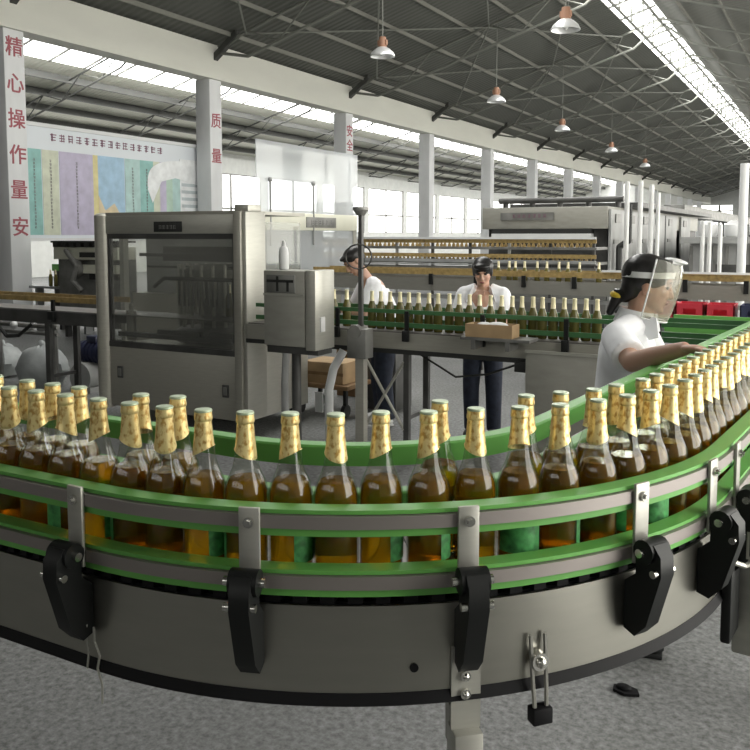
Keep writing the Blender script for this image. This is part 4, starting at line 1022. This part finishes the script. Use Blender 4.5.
# --- the shielded worker at right: local frame, +X is where she faces, feet at the origin
w1 = thing('person', (-.715, 3.46, 0), 'worker in white short-sleeved shirt and clear face shield reaching over the bottles', 'person', None, R(9))
nk = V(.02, 0, 1.345); hc = V(.055, 0, 1.485); hf = V(.96, .02, -.22); hu = V(.22, 0, .97)
shR, shL = V(.0, -.165, 1.300), V(.015, .165, 1.300)
def LW(x, y, z): return Matrix.Rotation(R(-9), 3, 'Z') @ Vector((x + .715, y - 3.46, z))
shR = LW(-.745, 3.31, 1.285); elR, wrR = LW(-.640, 3.09, 1.225), LW(-.440, 2.93, 1.305)
elL, wrL = V(.11, .22, 1.09), V(.28, .17, 1.14)
hipR, hipL = V(-.03, -.085, .86), V(-.03, .085, .86)
b = MB(); P1, T1 = headshape(b, hc, hf, hu, .95)
limb(b, [V(.0, 0, 1.27), nk, V(.03, 0, 1.42)], [.07, .052, .050])
limb(b, [V(-.03, 0, .92), V(-.03, 0, 1.08), V(-.01, 0, 1.22)], [.10, .09, .09])
for s_, e_, w_ in ((shR, elR, wrR), (shL, elL, wrL)):
    limb(b, [s_ * 1, (s_ + e_) / 2, e_, (e_ * .6 + w_ * .4), w_], [.052, .044, .037, .035, .025])
hand(b, wrR, wrR - elR + V(.03, -.02, -.05), V(.1, .1, 1), 1, .42); hand(b, wrL, wrL - elL, V(0, .1, 1), -1, .45)
for h_, sx in ((hipR, -1), (hipL, 1)):
    limb(b, [h_, V(-.02, sx * .09, .47), V(-.04, sx * .09, .09)], [.085, .055, .038]); b.ball(V(.03, sx * .09, .04), (.11, .04, .035), 12)
body = remesh(b, 'body', 'skin', w1, .0055, 4)
face_parts(P1, T1, w1)
b = MB()                                                          # shirt: trunk, shoulders, short sleeves
b.ball(V(-.02, 0, 1.20), (.115, .165, .15), 20); b.cone(V(-.03, 0, .76), V(-.03, 0, 1.02), .135, .120, 24); b.cone(V(-.03, 0, 1.02), V(-.02, 0, 1.22), .120, .115, 24)
b.ball(V(.02, 0, 1.16), (.10, .13, .085), 18)
for s_, e_ in ((shR, elR), (shL, elL)):
    d = (e_ - s_); b.ball(s_, .062, 14); b.cone(s_, s_ + d * .82, .063, .066, 18); b.cone(V(0, s_.y * .3, 1.315), s_ + V(0, 0, .005), .062, .058, 14)
shirt = remesh(b, 'shirt', 'shirt', w1, .007, 6)
b = MB()                                                          # open collar as two folded flaps and a band
b.cone(V(.0, 0, 1.325), V(.012, 0, 1.385), .082, .066, 24, caps=False)
for sx in (-1, 1):
    b.prism([(.0, 0), (.075, -.01), (.10, -.085), (.06, -.10), (.015, -.05)], 'y', -.003, .003, Matrix.Translation((.025, sx * .045, 1.37)) @ Matrix.Rotation(sx * R(28), 4, 'Z') @ Matrix.Rotation(sx * R(18), 4, 'X'))
b.build('collar', 'shirt', w1)
b = MB(); b.cone(V(-.03, 0, .72), V(-.03, 0, .92), .125, .120, 22)
for sx in (-1, 1): b.cone(V(-.03, sx * .085, .84), V(-.02, sx * .09, .46), .105, .075, 18); b.cone(V(-.02, sx * .09, .46), V(-.04, sx * .09, .08), .075, .065, 18); b.ball(V(-.02, sx * .09, .46), .075, 14)
remesh(b, 'trousers', 'trousers', w1, .008, 5)
for sx in (-1, 1):
    b = MB(); b.ball(V(.035, sx * .09, .036), (.125, .05, .045), 14); b.box((-.08, sx * .09 - .045, 0), (.15, sx * .09 + .045, .018), .006); b.build('shoe', 'black', w1)
b = MB(); E = lambda x, y, z, a_, b_, d_: b.ball(P1(x, y, z), (a_, b_, d_), 18, T1)
E(-.022, 0, .040, .098, .082, .086); E(-.058, 0, -.01, .052, .066, .072); E(-.078, 0, -.05, .032, .04, .045)
b.cone(P1(-.105, 0, -.05), P1(-.125, 0, -.15), .028, .016, 12); b.ball(P1(-.125, 0, -.15), .017, 10); E(.035, 0, .082, .045, .06, .028)
remesh(b, 'hair', 'hair', w1, .006, 3)
b = MB(); b.ball(P1(-.113, 0, -.072), (.03, .03, .018), 12, T1); b.build('hair_tie', 'yellow', w1)
# face shield: head band, forehead pad and curved clear visor
b = MB(); n = 28; ring = []
for k in range(n):
    an = 2 * PI * k / n; c_, s_ = math.cos(an), math.sin(an); row = []
    for (k_, z_) in ((1.0, .030), (1.0, .055), (1.05, .055), (1.05, .030)): row.append(b.bm.verts.new(P1((.100 * c_ - .012) * k_, .086 * s_ * k_, z_ + .02 * c_)))
    ring.append(row)
for k in range(n):
    for j in range(4): b._f([ring[k][j], ring[(k + 1) % n][j], ring[(k + 1) % n][(j + 1) % 4], ring[k][(j + 1) % 4]])
b.build('head_band', 'white_pipe', w1)
b = MB()
rows = []; zs = [.115, .09, .05, .0, -.05, -.10, -.135]; rad = [.106, .116, .121, .123, .121, .116, .108]
for z_, r_ in zip(zs, rad):
    row = []
    for k in range(21):
        an = R(-88) + R(176) * k / 20; row.append((r_ * math.cos(an) + .0, r_ * .78 * math.sin(an), z_))
    rows.append(row)
for off in (0, .0022):
    vv = [[b.bm.verts.new(P1(x + off, y, z)) for x, y, z in row] for row in rows]
    for i in range(len(rows) - 1):
        for k in range(20): b._f([vv[i][k], vv[i][k + 1], vv[i + 1][k + 1], vv[i + 1][k]], True)
    if off == 0: keep = vv
b.build('face_visor', 'visor', w1)
b = MB()
edge = [P1(*p) for p in rows[0]]; b.tube(edge[4:17], .007, 8)
for kk in (0, 20): b.tube([P1(*row[kk]) for row in rows], .0035, 6)
b.tube([P1(*p) for p in rows[-1]], .0035, 6); b.build('visor_edge', 'white_pipe', w1)
b = MB(); b.ball(P1(.080, 0, .122), (.045, .065, .011), 16, T1); b.build('visor_brow', 'white_pipe', w1)

# --- the worker behind the middle conveyor, facing the camera side
w2 = thing('person', (-2.56, 6.5, 0), 'dark-haired worker in white open-collared shirt standing behind the middle conveyor', 'person', None, R(-78))
b = MB(); hc = V(.045, 0, 1.385); P2, T2 = headshape(b, hc, V(.93, .08, -.28), V(.28, 0, .96), .98)
limb(b, [V(0, 0, 1.17), V(.012, 0, 1.26), V(.03, 0, 1.33)], [.07, .053, .05]); limb(b, [V(-.02, 0, .82), V(0, 0, 1.0), V(0, 0, 1.14)], [.125, .115, .12])
for sx in (-1, 1):
    s_, e_, w_ = V(0, sx * .155, 1.195), V(.09, sx * .205, .96), V(.30, sx * .16, 1.0)
    limb(b, [s_, (s_ + e_) / 2, e_, w_], [.055, .046, .038, .027]); hand(b, w_, w_ - e_, V(0, 0, 1), sx * -1, .5)
    limb(b, [V(-.02, sx * .09, .80), V(-.0, sx * .095, .43), V(-.03, sx * .095, .08)], [.085, .055, .04]); b.ball(V(.04, sx * .095, .04), (.11, .042, .035), 12)
remesh(b, 'body', 'skin', w2, .0065, 4); face_parts(P2, T2, w2, .98)
b = MB(); b.ball(V(-.005, 0, 1.09), (.12, .172, .15), 20); b.cone(V(-.02, 0, .70), V(-.01, 0, 1.1), .145, .135, 24)
for sx in (-1, 1):
    s_, e_ = V(0, sx * .155, 1.195), V(.09, sx * .205, .96); b.ball(s_, .072, 14); b.cone(s_, s_ + (e_ - s_) * .78, .074, .072, 16); b.cone(V(0, sx * .05, 1.235), s_, .064, .066, 14)
remesh(b, 'shirt', 'shirt', w2, .008, 6)
b = MB()
for sx in (-1, 1): b.prism([(.0, 0), (.05, -.02), (.10, -.13), (.07, -.15), (.01, -.06)], 'y', -.003, .003, Matrix.Translation((.045, sx * .055, 1.275)) @ Matrix.Rotation(sx * R(22), 4, 'Z') @ Matrix.Rotation(sx * R(15), 4, 'X'))
b.build('collar', 'shirt', w2)
b = MB(); b.prism([(-.030, 0), (.030, 0), (0, -.13)], 'x', 0, .012, Matrix.Translation((.100, 0, 1.23)) @ Matrix.Rotation(R(-14), 4, 'Y')); b.build('open_neck', 'skin', w2)
b = MB()
for sx in (-1, 1): b.cone(V(-.02, sx * .08, .80), V(-.0, sx * .095, .43), .09, .07, 18); b.cone(V(0, sx * .095, .43), V(-.03, sx * .095, .06), .07, .06, 18); b.ball(V(0, sx * .095, .43), .07, 12)
b.ball(V(-.02, 0, .80), (.12, .145, .1), 16); remesh(b, 'trousers', 'trousers', w2, .008, 5)
for sx in (-1, 1):
    b = MB(); b.ball(V(.045, sx * .095, .038), (.13, .052, .045), 14); b.box((-.08, sx * .095 - .045, 0), (.16, sx * .095 + .045, .018), .006); b.build('shoe', 'black', w2)
b = MB(); b.ball(P2(-.015, 0, .045), (.106, .090, .082), 18, T2); b.ball(P2(-.05, 0, 0), (.06, .076, .06), 16, T2); b.ball(P2(.062, 0, .070), (.040, .070, .028), 14, T2); b.ball(P2(.0, -.07, .01), (.04, .016, .05), 12, T2); b.ball(P2(.0, .07, .01), (.04, .016, .05), 12, T2); remesh(b, 'hair', 'hair', w2, .007, 3)

# --- the bending worker half hidden behind the steel post
w3 = thing('person', (-3.55, 6.55, 0), 'dark-haired worker in white shirt bending behind the slim steel post', 'person', None, R(-140))
b = MB(); hc = V(.24, .0, 1.46); P3, T3 = headshape(b, hc, V(.75, .1, -.62), V(.62, 0, .75), 1.0)
limb(b, [V(.10, 0, 1.24), V(.15, 0, 1.33), V(.2, 0, 1.40)], [.07, .055, .05]); limb(b, [V(-.04, 0, .86), V(.0, 0, 1.03), V(.08, 0, 1.2)], [.125, .115, .12])
for sx in (-1, 1):
    s_, e_, w_ = V(.10, sx * .18, 1.25), V(.20, sx * .24, 1.02), V(.40, sx * .17, 1.05)
    limb(b, [s_, (s_ + e_) / 2, e_, w_], [.055, .046, .038, .027]); hand(b, w_, w_ - e_, V(0, 0, 1), sx * -1, .5)
    limb(b, [V(-.04, sx * .09, .84), V(-.0, sx * .10, .45), V(-.04, sx * .10, .08)], [.085, .055, .04]); b.ball(V(.03, sx * .10, .04), (.11, .042, .035), 12)
remesh(b, 'body', 'skin', w3, .0065, 4); face_parts(P3, T3, w3)
b = MB(); b.ball(V(.07, 0, 1.14), (.13, .20, .15), 20); b.cone(V(-.05, 0, .76), V(.0, 0, 1.0), .165, .155, 24); b.cone(V(.0, 0, 1.0), V(.07, 0, 1.16), .155, .15, 24)
for sx in (-1, 1):
    s_, e_ = V(.10, sx * .18, 1.25), V(.20, sx * .24, 1.02); b.ball(s_, .072, 14); b.cone(s_, s_ + (e_ - s_) * .8, .074, .072, 16); b.cone(V(.09, sx * .06, 1.27), s_, .062, .068, 14)
remesh(b, 'shirt', 'shirt', w3, .008, 6)
b = MB()
for sx in (-1, 1): b.cone(V(-.04, sx * .08, .84), V(-.0, sx * .10, .45), .11, .08, 18); b.cone(V(0, sx * .10, .45), V(-.04, sx * .10, .06), .08, .07, 18); b.ball(V(0, sx * .10, .45), .08, 12)
b.ball(V(-.04, 0, .84), (.13, .16, .1), 16); remesh(b, 'trousers', 'trousers', w3, .008, 5)
for sx in (-1, 1):
    b = MB(); b.ball(V(.035, sx * .10, .038), (.13, .052, .045), 14); b.box((-.09, sx * .10 - .045, 0), (.15, sx * .10 + .045, .018), .006); b.build('shoe', 'shoe', w3)
b = MB(); b.ball(P3(-.02, 0, .045), (.100, .084, .082), 18, T3); b.ball(P3(-.05, 0, 0), (.06, .076, .06), 16, T3); b.ball(P3(.055, 0, .08), (.045, .066, .022), 14, T3); remesh(b, 'hair', 'hair', w3, .007, 3)
